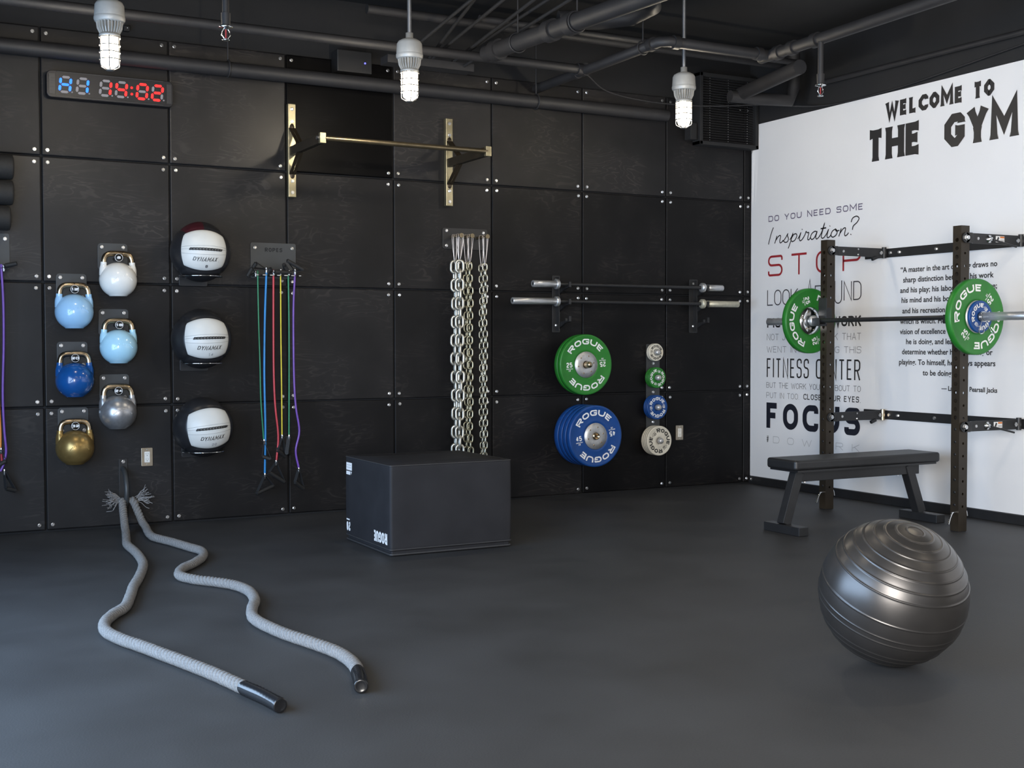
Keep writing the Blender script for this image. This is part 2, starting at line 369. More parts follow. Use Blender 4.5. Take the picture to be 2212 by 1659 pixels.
def fillet(pts, closed, r, nseg):
    n = len(pts); out = []
    for i, (x, y, fl) in enumerate(pts):
        if not fl or r <= 0 or (not closed and i in (0, n-1)): out.append((x, y)); continue
        p = Vector((x, y)); a = Vector(pts[i-1][:2]); b = Vector(pts[(i+1) % n][:2])
        da, db = a-p, b-p; la, lb = da.length, db.length
        q = min(r, la*.499, lb*.499); da.normalize(); db.normalize()
        s, e = p+da*q, p+db*q
        for k in range(nseg+1):
            t = k/nseg
            if nseg == 1: out.append(tuple(s.lerp(e, t)))
            else:
                w = .707; c0, c1, c2 = (1-t)**2, 2*t*(1-t)*w, t*t; d = c0+c1+c2
                out.append(((s.x*c0+p.x*c1+e.x*c2)/d, (s.y*c0+p.y*c1+e.y*c2)/d))
    return out
class Q(list): k = 0
def ribbon(pl, t, closed, flare=0):
    n = len(pl); P = [Vector(p) for p in pl]; L, Rr = [], []
    for i in range(n):
        if closed: d0, d1 = P[i]-P[i-1], P[(i+1) % n]-P[i]
        else:
            d0 = P[i]-P[i-1] if i else P[1]-P[0]; d1 = P[i+1]-P[i] if i < n-1 else P[i]-P[i-1]
        if d0.length < 1e-9: d0 = d1
        if d1.length < 1e-9: d1 = d0
        d0.normalize(); d1.normalize(); n0, n1 = Vector((-d0.y, d0.x)), Vector((-d1.y, d1.x))
        m = n0+n1; m = m.normalized() if m.length > 1e-6 else n0
        k = t/2/max(.42, m.dot(n0))
        L.append(P[i]+m*k); Rr.append(P[i]-m*k)
    qs = []
    for i in range(n if closed else n-1):
        j = (i+1) % n; qs.append([L[i], Rr[i], Rr[j], L[j]])
    if flare and not closed:
        for i, j in ((0, 1), (n-1, n-2)):
            d = P[i]-P[j]; ln = d.length; d.normalize(); nn = Vector((-d.y, d.x)); q = min(ln*.45, t*.55); a = P[i]-d*q
            for sg in (1, -1): qs.append([a+nn*t*.5*sg, P[i]+nn*t*.5*sg, P[i]+nn*t*(.5+flare)*sg])
    return qs
def letters(text, x0, x1, z0, z1, t, r=None, gap=.25, nseg=5, flare=0, shear=0, wide=None):
    """2-D faces of a line of stroke lettering between x0 and x1"""
    h = z1-z0; sw = sum(GW.get(c, 1) for c in text); n = len(text)
    tot = x1-x0; W = (tot-n*0)/(sw+gap*(n-1)+1e-9)
    # thin letters (width 0) still take the stroke thickness
    n0 = sum(1 for c in text if GW.get(c, 1) == 0); W = (tot-n0*t)/(sw+gap*(n-1)+1e-9)
    x = x0; out = []; kk = 0
    for c in text:
        gw = GW.get(c, 1)*W if GW.get(c, 1) else t
        if c in G:
            for kind, pts in G[c]:
                a = [(x+t/2+p[0]*(gw-t) if gw > t else x+t/2, z0+t/2+p[1]*(h-t), p[2]) for p in pts]
                if c in ".'" or c == 'I': a = [(p[0], z0+(pp[1])*h, p[2]) for p, pp in zip(a, pts)]
                if c in 'AVWMNKXYTHLEFPRU17#':   # strokes that end on the line reach it
                    a = [(p[0], (z0 if pp[1] == 0 and c not in 'LEU' else z0+h if pp[1] == 1 and c not in 'TEFPR7' else p[1]), p[2]) for p, pp in zip(a, pts)]
                rr = (min(gw, h)*.3 if r is None else r)
                pl = fillet(a, kind == 'c', rr, nseg)
                qs = [Q(q) for q in ribbon(pl, t, kind == 'c', flare)]; kk += 1
                for q in qs: q.k = kk % 12
                out += qs
        x += gw+gap*W
    if shear:
        o2 = []
        for q in out: q2 = Q([Vector((p[0]+(p[1]-z0)*shear, p[1])) for p in q]); q2.k = q.k; o2.append(q2)
        out = o2
    return out
def lift(q, pts):
    """crossing strokes of a letter lie a hair above each other, and every face looks outward"""
    a2 = sum(q[i][0]*q[(i+1) % len(q)][1]-q[(i+1) % len(q)][0]*q[i][1] for i in range(len(q)))
    n = Vector((0, 0, 0))
    for i in range(1, len(pts)-1): n += (pts[i]-pts[0]).cross(pts[i+1]-pts[0])
    if a2 < 0: n = -n
    if n.length > 0: n.normalize()
    d = n*(getattr(q, 'k', 0)*6e-5)
    pts = [p+d for p in pts]
    return pts if a2 > 0 else pts[::-1]
def put_letters(mb, faces, mp, mi=0):
    for q in faces: mb.add(lift(q, [mp(p[0], p[1]) for p in q]), [tuple(range(len(q)))], mi)
def font_text(text, size):
    cu = bpy.data.curves.new('t', 'FONT'); cu.body = text; cu.size = size; cu.resolution_u = 3; cu.offset = .0010
    o = bpy.data.objects.new('t', cu); COL.objects.link(o); dg = bpy.context.evaluated_depsgraph_get()
    me = bpy.data.meshes.new_from_object(o.evaluated_get(dg)); vs = [v.co.xy.copy() for v in me.vertices]; fs = [tuple(p.vertices) for p in me.polygons]
    bpy.data.objects.remove(o); bpy.data.curves.remove(cu); bpy.data.meshes.remove(me)
    return vs, fs

# ================================================================= the room
ROWS = [.012, .7577, 1.5166, 2.2760, 3.050]; PW = .762; XL, YF, ZC = -1.5, -11.2, 3.45
o = struct(MB().box(((XL+XR)/2, YF/2, -.05), (XR-XL+.4, -YF+.4, .1)).build('floor', M['floor']))
o = struct(MB().box(((XL+XR)/2, YF/2, ZC+.05), (XR-XL+.4, -YF+.4, .1)).build('ceiling', M['conc']))
wall_back = struct(MB().box(((XL+XR)/2, .07, ZC/2), (XR-XL+.4, .10, ZC)).build('wall_back', M['seam']))
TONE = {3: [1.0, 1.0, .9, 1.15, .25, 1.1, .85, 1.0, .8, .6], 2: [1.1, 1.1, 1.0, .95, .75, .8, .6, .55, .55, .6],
        1: [.9, .9, .7, .65, .9, .7, .55, .5, .5, .6], 0: [.9, .9, .9, .7, .65, .65, .7, .5, .5, .6]}     # each sheet's stain, with the wall's uneven lighting painted into the tone
nb = 0; rest = MB(); panels = []
for i in range(-2, 8):
    x0, x1 = i*PW+.004, (i+1)*PW-.004
    if i == 7: x1 = XR-.002
    for j in range(4):
        z0, z1 = ROWS[j]+(.004 if j else 0), ROWS[j+1]-.004
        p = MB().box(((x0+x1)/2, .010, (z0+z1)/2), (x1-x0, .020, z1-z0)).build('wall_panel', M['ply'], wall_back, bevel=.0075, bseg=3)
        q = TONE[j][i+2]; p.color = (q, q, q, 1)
        if i < -1: continue
        for bx in ((x1-.034,) if i == -1 else ((x0+.034, x1-.034) if i < 7 else (x0+.036,))):
            for bz in (z0+.033, z1-.033):
                q = Vector((bx+random.uniform(-.003, .003), 0, bz+random.uniform(-.003, .003)))
                if nb < 100:
                    b = MB().hexbolt(q, (random.uniform(-.06, .06), -1, random.uniform(-.06, .06)), .0105, .008).build('bolt', M['zinc'])
                    b.parent = p; nb += 1
                else: rest.hexbolt(q, (random.uniform(-.06, .06), -1, random.uniform(-.06, .06)), .0105, .008)
b = rest.build('bolt', M['zinc'], wall_back); b['kind'] = 'stuff'
wall_right = struct(MB().box((XR+.05, YF/2, ZC/2), (.1, -YF+.4, ZC)).build('wall_right', M['black_paint']))
mb = MB(); mb.box((XR-.008, -4.0, .031), (.016, 8.0, .062)); bb = struct(mb.build('baseboard_right', M['blackmetal'], bevel=.003))
bb2 = MB().hexbolt((XR-.016, -.035, .034), (-1, 0, 0), .009, .006).build('bolt', M['zinc'], bb)
def wall_with_opening(name, axis, pos, a0, a1, o0, o1, z0, z1):
    m = MB()
    def bx(u0, u1, v0, v1):
        c = ((u0+u1)/2, (v0+v1)/2); d = (u1-u0, v1-v0)
        if axis == 'x': m.box((pos, c[0], c[1]), (.1, d[0], d[1]))
        else: m.box((c[0], pos, c[1]), (d[0], .1, d[1]))
    bx(a0, o0, 0, ZC); bx(o1, a1, 0, ZC); bx(o0, o1, 0, z0); bx(o0, o1, z1, ZC)
    struct(m.build(name, M['black_paint']))
    f = MB(); n = 6
    for k in range(n+1):
        u = o0+(o1-o0)*k/n
        if axis == 'x': f.box((pos-.02, u, (z0+z1)/2), (.05, .05, z1-z0))
        else: f.box((u, pos-.02, (z0+z1)/2), (.05, .05, z1-z0))
    for v in (z0, z1):
        if axis == 'x': f.box((pos-.02, (o0+o1)/2, v), (.05, o1-o0, .05))
        else: f.box(((o0+o1)/2, pos-.02, v), (o1-o0, .05, .05))
    return f
f = wall_with_opening('wall_left', 'x', XL-.05, YF-.2, .1, -10.6, -1.7, .25, 2.60); struct(f.build('window_1', M['blackmetal']))
f = wall_with_opening('wall_front', 'y', YF-.05, XL-.2, XR+.1, -1.2, 3.8, .50, 2.70); struct(f.build('window_2', M['blackmetal']))

# ================================================================= the white wall graphic
bt = thing('wall_banner', 'white wall banner printed with black gym slogans and a quotation', 'wall banner', (XR, -2.2, .064))
mb = MB(); ZT = 2.8915
ys = [0.0, .02, .05, .09, .14, 8.0]; zs = [.064, 2.2, 2.62, 2.76, ZT]
def bump_out(y, z):
    if z < 2.25 or y > .13: return 0
    return .012*math.sin(y*70)*min(1, (z-2.2)/.4)
vs = []
for y in ys:
    for z in zs: vs.append(Vector((XR-.003-abs(bump_out(y, z)), -y-.004, z)))
fs = []
nz = len(zs)
for i in range(len(ys)-1):
    for j in range(nz-1): fs.append((i*nz+j, (i+1)*nz+j, (i+1)*nz+j+1, i*nz+j+1))
mb.add(vs, fs)
sheet = mb.build('banner_sheet', M['banner'], bt)
def rl(text, s0, s1, z0, z1, t, m, name='lettering', **k):
    mb = MB(); put_letters(mb, letters(text, s0, s1, z0, z1, t, **k), lambda u, v: rightmap(u, v, .0055))
    return mb.build(name, m, bt, normals=False)
rl('WELCOME', 1.469, 2.158, 2.714, 2.822, .030, M['t_dark'], r=.024, gap=.14, nseg=1, flare=.12)
rl('TO', 2.232, 2.404, 2.716, 2.822, .030, M['t_dark'], r=.024, gap=.12, nseg=1, flare=.12)
rl('THE', 1.290, 1.806, 2.429, 2.650, .058, M['t_dark'], r=.045, gap=.07, nseg=1, flare=.12)
rl('GYM', 2.000, 2.590, 2.432, 2.650, .058, M['t_dark'], r=.045, gap=.10, nseg=1, flare=.12)
rl('DO YOU NEED SOME', .221, 1.257, 2.100, 2.146, .0075, M['t_purple'], r=.015, gap=.30)
rl('STOP', .218, 1.242, 1.668, 1.832, .017, M['t_red'], r=.055, gap=.50)
rl('LOOK', .210, .573, 1.437, 1.560, .0085, M['t_slate'], r=.05, gap=.14, nseg=6)
rl('A', .665, .742, 1.437, 1.622, .0085, M['t_slate'])
rl('R', .760, .850, 1.44, 1.575, .0085, M['t_slate'], r=.03); rl('O', .868, .955, 1.44, 1.575, .0085, M['t_slate'], r=.05)
rl('U', .970, 1.050, 1.43, 1.60, .0085, M['t_slate'], r=.05); rl('ND', 1.068, 1.248, 1.452, 1.590, .0085, M['t_slate'], r=.04, gap=.18)
rl('PICTURE THE WORK', .211, 1.250, 1.263, 1.338, .0145, M['t_dark'], r=.02, gap=.16)
rl('NOT JUST THE WORK THAT', .208, 1.248, 1.163, 1.213, .0032, M['t_grey'], r=.025, gap=.26)
rl('WENT INTO MAKING THIS', .207, 1.249, 1.067, 1.115, .0032, M['t_grey'], r=.025, gap=.26)
rl('FITNESS CENTER', .209, 1.243, .870, 1.020, .0125, M['t_dark'], r=.025, gap=.36)
rl("BUT THE WORK YOU'RE ABOUT TO", .205, 1.248, .786, .829, .0036, M['t_grey'], r=.02, gap=.22)
rl('PUT IN TOO.', .206, .590, .705, .749, .0030, M['t_grey'], r=.02, gap=.26)
rl('CLOSE YOUR EYES.', .639, 1.248, .708, .751, .0065, M['t_dark'], r=.02, gap=.26)
rl('FOCUS', .208, 1.244, .466, .668, .046, M['t_navy'], r=.12, gap=.30, nseg=10)
rl('#', .209, .238, .352, .404, .0045, M['t_dark']); rl('DOWORK', .290, 1.240, .350, .402, .0030, M['t_light'], r=.022, gap=1.25)
# brush script line
SC = {'I': ([[(0,-.02),(.03,.3),(.08,.7),(.14,1.02)]], .20),
 'n': ([[(0,0),(.03,.2),(.06,.46)], [(.04,.2),(.12,.40),(.20,.47),(.23,.38),(.21,.12),(.25,.0),(.32,.06),(.36,.16)]], .36),
 's': ([[(0,.06),(.10,.28),(.17,.50),(.17,.40),(.23,.20),(.20,.03),(.10,.0),(.04,.08)]], .30),
 'p': ([[(0,.12),(.06,.3),(.10,.48),(.04,.0),(-.03,-.40)], [(.06,.2),(.14,.42),(.24,.45),(.28,.30),(.22,.08),(.12,.0),(.07,.06)]], .34),
 'i': ([[(0,.12),(.06,.3),(.10,.47),(.07,.14),(.11,.0),(.18,.05),(.22,.15)], [(.14,.66),(.15,.70)]], .22),
 'r': ([[(0,.12),(.07,.34),(.10,.52),(.15,.44),(.22,.43),(.20,.2),(.21,.02),(.27,.02),(.31,.14)]], .31),
 'a': ([[(.25,.42),(.16,.47),(.05,.36),(.01,.14),(.07,.0),(.17,.10),(.25,.42),(.22,.14),(.26,.0),(.33,.06),(.37,.16)]], .37),
 't': ([[(0,.12),(.08,.4),(.15,.88),(.10,.4),(.08,.12),(.13,.0),(.20,.05),(.24,.15)], [(.02,.58),(.24,.60)]], .24),
 'o': ([[(.16,.46),(.05,.36),(.01,.14),(.09,.0),(.21,.10),(.24,.32),(.16,.46),(.20,.34),(.32,.36)]], .33),
 '?': ([[(.06,.75),(.10,.98),(.24,1.06),(.34,.92),(.28,.70),(.16,.52),(.14,.30)], [(.10,.02),(.11,.07)]], .36)}
mb = MB(); wtot = sum(SC[c][1] for c in 'Inspiration?')+.16; x = .222; k = (1.225-.222)/wtot; hh = .125
for c in 'Inspiration?':
    pls, wd = SC[c]
    for pl in pls:
        q = smooth_path([(p[0]*k*1.02+p[1]*.020, p[1]*hh) for p in pl], 5) if len(pl) > 2 else [Vector(p) for p in [(p[0]*k+p[1]*.02, p[1]*hh) for p in pl]]
        put_letters(mb, ribbon([(x+p.x, 1.925+p.y) for p in q], .0088 if len(pl) > 2 else .011, False), lambda u, v: rightmap(u, v, .0055))
    x += (wd+(.08 if c in 'In' and c == 'I' else 0))*k
mb.build('lettering', M['t_dark'], bt, normals=False)
quote = [('\u201cA master in the art of living draws no', 1.624, 2.442, 1.628), ('sharp distinction between his work', 1.647, 2.416, 1.558),
 ('and his play; his labor and his leisure;', 1.621, 2.442, 1.487), ('his mind and his body; his education', 1.634, 2.426, 1.418),
 ('and his recreation. He hardly knows', 1.642, 2.406, 1.345), ('which is which. He simply pursues his', 1.621, 2.420, 1.272),
 ('vision of excellence through whatever', 1.621, 2.416, 1.201), ('he is doing, and leaves others to', 1.679, 2.372, 1.132),
 ('determine whether he is working or', 1.642, 2.413, 1.062), ('playing. To himself, he always appears', 1.616, 2.436, .991),
 ('to be doing both.', 1.831, 2.205, .920), ('\u2014 Lawrence Pearsall Jacks', 1.997, 2.453, .822)]
for i, (t, s0, s1, z) in enumerate(quote):
    vs, fs = font_text(t, .052 if i < 11 else .044); x0, x1 = min(v.x for v in vs), max(v.x for v in vs); kx = (s1-s0)/(x1-x0)
    mb = MB(); mb.add([rightmap(s0+(v.x-x0)*kx, z+v.y, .0055) for v in vs], fs)
    mb.build('lettering', M['t_dark'], bt, normals=False)
mb = MB()
for a, b, r in (((XR-.012, -.01, 2.70), (XR-.02, -.055, 2.735), .003), ((XR-.012, -.01, 2.66), (XR-.02, -.05, 2.72), .0016), ((XR-.012, -.01, 2.64), (XR-.018, -.045, 2.70), .0016)):
    mb.tube(smooth_path([a, (Vector(a)+Vector(b))/2+Vector((-.01, 0, -.012)), b], 5), r, 6)
tag(mb.build('cable_end', M['plastic']), 'thin dark wires poking out at the top left corner of the white banner', 'cable')

# ================================================================= ceiling pipes
def ring_at(mb, p, d, r, wd, seg=20):
    d = Vector(d).normalized(); mb.cyl(Vector(p)-d*wd/2, Vector(p)+d*wd/2, r, seg)
def pipe(name, pts, r, label, cat='pipe', cl=(), hang=(), group=None, seg=20):
    t = thing(name, label, cat, pts[0], group)
    MB().tube(pts, r, seg).build('pipe_run', M['pipe'], t)
    for (p, d) in cl: m = MB(); ring_at(m, p, d, r*1.28, r*1.3); m.build('coupling', M['pipe'], t)
    for p in hang:
        m = MB(); m.tube(arc((0, 0), r+.008, 0, 2*PI, 20, lambda a, b: Vector(p)+Vector((a, 0, b)) if abs((Vector(pts[1])-Vector(pts[0])).y) > abs((Vector(pts[1])-Vector(pts[0])).x) else Vector(p)+Vector((0, a, b)))[:-1], .005, 6, closed=True)
        m.cyl(Vector(p)+Vector((0, 0, r+.008)), (p[0], p[1], ZC), .005, 8); m.build('hanger', M['pipe'], t)
    return t
pipe('wall_pipe', [(XL, -.15, 2.879), (4.47, -.15, 2.871)], .045, 'thick dark pipe running along the back wall above the clock', hang=[(1.1, -.15, 2.878), (3.33, -.15, 2.873)])
pipe('sprinkler_pipe', [(XL, -.70, 3.0), (3.40, -.70, 3.0)], .030, 'thin dark pipe running level behind the pendant lamps to a tee', cl=[((3.36, -.7, 3), (1, 0, 0))])
pipe('sprinkler_pipe', [(3.395, -.03, 2.99), (3.405, -1.58, 3.0), (3.45, -1.61, 3.0), (4.22, -1.61, 3.0)], .033, 'dark pipe from the back wall turning right above the farthest lamp',
     cl=[((3.40, -.70, 3), (0, 1, 0)), ((3.40, -.60, 3), (0, 1, 0)), ((3.40, -1.5, 3), (0, 1, 0)), ((3.5, -1.61, 3), (1, 0, 0)), ((4.15, -1.61, 3), (1, 0, 0))], hang=[(3.40, -1.40, 3.0)])
pipe('sprinkler_pipe', [(4.245, -1.52, 3.0), (4.20, -2.9, 3.0), (4.12, -5.5, 3.0)], .036, 'dark branch pipe running toward the top right over the banner',
     cl=[((4.24, -1.70, 3), (0, 1, 0)), ((4.235, -1.84, 3), (0, 1, 0)), ((4.228, -2.06, 3), (0, 1, 0))])
pipe('drain_pipe', [(2.60, -.80, 3.0), (2.68, -1.55, 3.0), (2.80, -2.6, 3.0), (2.93, -3.9, 3.0)], .052, 'widest dark pipe slanting up over the middle lamp', hang=[(2.64, -1.15, 3.0), (2.705, -1.75, 3.0)],
     cl=[((2.615, -.92, 3), (.1, -1, 0)), ((2.675, -1.50, 3), (.1, -1, 0)), ((2.70, -1.70, 3), (.1, -1, 0))])
pipe('insulated_pipe', [(2.90, -1.2, 3.16), (3.15, -1.28, 3.17), (3.30, -1.42, 3.18), (3.32, -1.62, 3.2), (3.2, -1.78, 3.22), (2.9, -1.85, 3.24)], .058, 'fat bent pipe section above the widest slanting pipe')
pipe('drain_pipe', [(4.80, -.62, 2.98), (4.64, -1.45, 3.0)], .05, 'short dark pipe above the louvre near the banner corner')
pipe('drain_pipe', [(4.70, -.62, 2.955), (5.0, -.66, 2.955), (5.20, -.70, 2.955), (5.23, -.71, 3.05), (5.23, -.71, 3.3)], .045, 'short level pipe with an elbow left of the second sprinkler')
pipe('conduit', [(5.32, -.9, 3.06), (5.33, -4.5, 3.02)], .018, 'thin conduit along the black wall above the banner')
pipe('conduit', [(5.2, -.85, 3.20), (2.5, -.9, 3.19)], .022, 'thin conduit crossing behind the farthest lamp rod')
pipe('conduit', [(5.3, -.45, 3.28), (1.9, -.5, 3.27)], .03, 'shadowy pipe high up near the back wall')
pipe('round_duct', [(4.95, -3.0, 3.35), (4.95, -6.0, 3.35)], .20, 'large round black duct in the top right corner', 'duct')
mb = MB().tube(smooth_path([(3.44, -.66, 2.98), (3.75, -.45, 2.93), (4.2, -.35, 2.915), (4.7, -.35, 2.93), (5.1, -.5, 2.95), (5.36, -.9, 2.90), (5.37, -1.6, 2.90), (5.37, -2.4, 2.96), (5.37, -3.4, 3.04)], 6), .006, 6)
tag(mb.build('cable', M['pipe']), 'loose black cable sagging along pipes toward the banner', 'cable')
# steel joist with slanting webs
t = thing('ceiling_joist', 'dark steel roof joist with slanting web bars top centre', 'joist', (2.4, -.6, 3.2))
mb = MB()
for a, b in (((2.15, -.45, 2.99), (2.42, -1.9, 3.4)), ((2.35, -.42, 3.0), (2.30, -1.9, 3.42)), ((2.36, -.42, 3.0), (2.62, -1.9, 3.42)), ((2.52, -.42, 3.0), (2.78, -2.1, 3.42)), ((2.55, -.42, 3.03), (2.95, -2.0, 3.42)), ((2.58, -.42, 2.97), (3.05, -2.0, 3.4))):
    mb.cyl(a, b, .011, 8)
mb.build('web_bars', M['seam'], t)
MB().box((2.36, -.42, 2.98), (.62, .12, .05)).build('bottom_chord', M['pipe'], t)
MB().box((2.6, -2.0, 3.43), (.9, .12, .04)).build('top_chord', M['pipe'], t)
# sprinkler heads
def sprinkler(name, x, y, z, ztop, label):
    t = thing(name, label, 'sprinkler', (x, y, z))
    MB().tube([(x, y, ztop), (x, y, z+.12)], .017, 14).build('drop_pipe', M['pipe'], t)
    MB().tube([(x, y, z+.135), (x, y, z+.075)], [.024, .022], 14).build('reducer', M['pipe'], t)
    m = MB(); m.lathe([(.0, .075), (.03, .072), (.034, .066), (.012, .064), (.012, .055), (0, .055)], Matrix.Translation((x, y, z)), 20)
    for s in (-1, 1): m.tube([(x+s*.010, y, z+.058), (x+s*.020, y, z+.045), (x+s*.021, y, z+.028), (x+s*.008, y, z+.010)], .0035, 6)
    m.lathe([(0, .012), (.006, .012), (.006, .006), (.019, .004), (.019, .001), (0, 0)], Matrix.Translation((x, y, z)), 14)
    m.build('sprinkler_head', M['chrome'], t)
    m = MB(); m.tube([(x, y, z+.054), (x, y, z+.012)], .004, 8); m.build('glass_bulb', M['t_red'], t)
sprinkler('sprinkler', .64, -1.80, 2.645, ZC, 'sprinkler hanging at top left between two lamps')
sprinkler('sprinkler', 4.214, -2.12, 2.645, 3.0, 'sprinkler hanging in front of the black strip above the banner')

# ================================================================= pendant lamps
def lamp(x, y, z, label):
    """z: bottom of the wire guard"""
    t = thing('pendant_lamp', label, 'lamp', (x, y, z), 'caged jar pendant lamps')
    T = Matrix.Translation((x, y, z))
    MB().tube([(x, y, z+.345), (x, y, ZC-.03)], .0125, 14).build('rod', M['rod'], t)
    m = MB(); m.lathe([(0, .40), (.022, .40), (.022, .37), (.045, .362), (.066, .350), (.074, .335), (.077, .285), (.0775, .262), (.073, .250), (.06, .246), (0, .246)], T, 40)
    m.build('housing', M['housing'], t)
    m = MB(); m.lathe([(.078, .276), (.0795, .272), (.0795, .262), (.076, .250)], T, 40); m.build('collar_ring', M['housing'], t)
    m = MB()
    for k in range(24):
        a = 2*PI*k/24; c, s_ = math.cos(a), math.sin(a); n = Vector((-s_, c, 0))*.0016
        pr = [(.040, .248), (.068, .246), (.064, .215), (.052, .190), (.040, .188)]
        vs = [Vector((x+r*c, y+r*s_, z+h))+n for r, h in pr]+[Vector((x+r*c, y+r*s_, z+h))-n for r, h in pr]
        m.add(vs, [(0,1,2,3,4), (9,8,7,6,5)]+[(i, i+5, (i+1) % 5+5, (i+1) % 5) for i in range(5)])
    m.lathe([(.042, .25), (.042, .186), (.054, .184), (.054, .172), (.0, .172)], T, 32)
    m.build('heat_sink', M['housing'], t)
    m = MB(); m.lathe([(.045, .174), (.0455, .07), (.044, .05), (.036, .025), (.020, .012), (0, .008)], T, 28); m.build('glass_jar', M['jar'], t)
    m = MB()
    for h in (.168, .128, .092, .055):
        m.tube([(x+.053*math.cos(a), y+.053*math.sin(a), z+h) for a in [2*PI*k/28 for k in range(28)]], .0030, 6, closed=True)
    for k in range(6):
        a = 2*PI*(k+.27)/6; c, s_ = math.cos(a), math.sin(a)
        m.tube([(x+r*c, y+r*s_, z+h) for r, h in ((.053, .172), (.053, .03), (.050, .020), (.020, .004))], .0030, 6)
    m.lathe([(0, .004), (.02, .004), (.022, .001), (.02, -.002), (0, -.002)], T, 20)
    m.build('wire_guard', M['cage'], t)
    l = bpy.data.lights.new('led', 'POINT'); l.energy = LAMP_POWER; l.color = (1.0, .87, .68); l.shadow_soft_size = .035
    lo = bpy.data.objects.new('led', l); COL.objects.link(lo); put(lo, t); lo.matrix_basis = WM[t.name].inverted() @ Matrix.Translation((x, y, z+.085))
    return t
YL = -1.20
for px, py, lb in ((238, 152, 'leftmost caged pendant lamp, hanging in front of the clock'), (885, 220, 'middle caged pendant lamp, above the pull-up bar'), (1477, 277, 'rightmost caged pendant lamp, hanging beside the louvre')):
    p = at(px, py, YL); lamp(p.x, YL, p.z, lb)
for i, (x, y) in enumerate(((.2, -4.0), (2.1, -4.0), (4.0, -4.0), (1.2, -6.7), (3.2, -6.7))):
    lamp(x, y, 2.62, ('pendant lamp behind the viewer, first of the near row', 'pendant lamp behind the viewer, second of the near row', 'pendant lamp behind the viewer, third of the near row', 'pendant lamp behind the viewer, left of the far row', 'pendant lamp behind the viewer, right of the far row')[i])

# ================================================================= clock, louvre, speaker, outlets
t = thing('led_timer', 'wide LED gym timer showing H1 in blue and 14:02 in red', 'clock', (.40, 0, 2.618))
CX0, CX1, CZ0, CZ1 = .026, .771, 2.618, 2.778
mb = MB(); mb.prism(rrect(CX0, CX1, CZ0, CZ1, .03), wallmap, .004, .075); mb.build('case', M['ledface'], t, bevel=.003)
def face(u, v, d=.0765): return Vector((u, -d, v))
m = MB(); m.box(((CX0+.052+CX1-.044)/2, -.076, 2.698), (CX1-.044-CX0-.052, .004, .132)); m.build('display_window', M['ledface'], t)
for a, b in ((CX0+.014, CX0+.048), (CX1-.040, CX1-.010)):
    m = MB(); m.box(((a+b)/2, -.077, 2.698), (b-a, .006, .118))
    for k in range(14): m.box(((a+b)/2, -.0805, 2.645+k*.008), (b-a-.004, .003, .003))
    m.build('end_cap', M['ledcase'], t)
m = MB(); m.box(((CX0+CX1)/2, -.078, 2.772), (CX1-CX0-.12, .004, .004)); m.box(((CX0+CX1)/2, -.078, 2.626), (CX1-CX0-.12, .004, .004))
m.build('bezel_strip', M['ledcase'], t)
SEG = {'a': ((.12,1),(.88,1)), 'b': ((1,.93),(1,.56)), 'c': ((1,.44),(1,.07)), 'd': ((.12,0),(.88,0)), 'e': ((0,.44),(0,.07)), 'f': ((0,.93),(0,.56)), 'g': ((.12,.5),(.88,.5))}
DIG = {'H': 'bcefg', '1': 'bc', '4': 'bcfg', '0': 'abcdef', '2': 'abged', ' ': ''}
DG = [('H', .098, 'b'), ('1', .197, 'b'), ('1', .331, 'r'), ('4', .424, 'r'), ('0', .549, 'r'), ('2', .641, 'r')]
for ch, x0, col in DG:
    wd, ht, th = .058, .088, .0150
    on, off = MB(), MB()
    for k, (p, q) in SEG.items():
        a = Vector((x0+p[0]*wd+p[1]*.010, 2.654+p[1]*ht)); b = Vector((x0+q[0]*wd+q[1]*.010, 2.654+q[1]*ht)); d = (b-a).normalized(); n = Vector((-d.y, d.x))*th/2; e = d*th*.4
        poly = [tuple(v) for v in (a-e*.2, a+e+n, b-e+n, b+e*.2, b-e-n, a+e-n)]
        (on if k in DIG[ch] else off).prism(poly, wallmap, .0785, .0805)
    dt = MB(); dt.lathe([(0, .0025), (.0055, .0025), (.0055, 0)], Matrix.Translation((x0+wd+.014, -.0785, 2.656)) @ SIDE, 12); dt.build('decimal_dot', M['ledoff'], t)
    on.build('lit_digit', M['ledblue' if col == 'b' else 'ledred'], t)
    if off.v: off.build('unlit_segments', M['ledoff'], t)
for z in (2.677, 2.716):
    m = MB(); m.lathe([(0, .003), (.0075, .003), (.0075, 0)], Matrix.Translation((.520, -.0785, z)) @ SIDE, 14); m.build('colon_dot', M['ledred'], t)

t = thing('wall_louvre', 'black slatted louvre box high on the back wall by the banner', 'vent', (5.11, 0, 2.70))
m = MB()
for c, d in (((5.11, -.05, 2.705), (.58, .10, .03)), ((5.11, -.05, 3.235), (.58, .10, .03)), ((4.835, -.05, 2.97), (.03, .10, .56)), ((5.385, -.05, 2.97), (.03, .10, .56))): m.box(c, d)
m.build('frame', M['black_paint'], t, bevel=.004)
m = MB(); rot = Matrix.Rotation(R(38), 3, 'X')
for k in range(26): m.box((5.11, -.065, 2.735+k*.0192), (.53, .022, .003), rot)
m.build('slats', M['pipe'], t)
m = MB()
for x in (4.93, 5.11, 5.30):
    for k in range(26): m.box((x, -.0785, 2.733+k*.0192), (.004, .002, .004))
m.build('slat_clips', M['steel'], t)
tag(MB().box((4.775, -.04, 2.79), (.06, .08, .13)).build('junction_box', M['black_paint'], bevel=.004), 'small black box on the wall left of the louvre', 'junction box')
t = thing('wall_speaker', 'dark box speaker with a blue light left of the middle lamp', 'speaker', (1.96, 0, 2.94))
MB().box((1.962, -.06, 3.02), (.245, .12, .145)).build('cabinet', M['blackmetal'], t, bevel=.006)
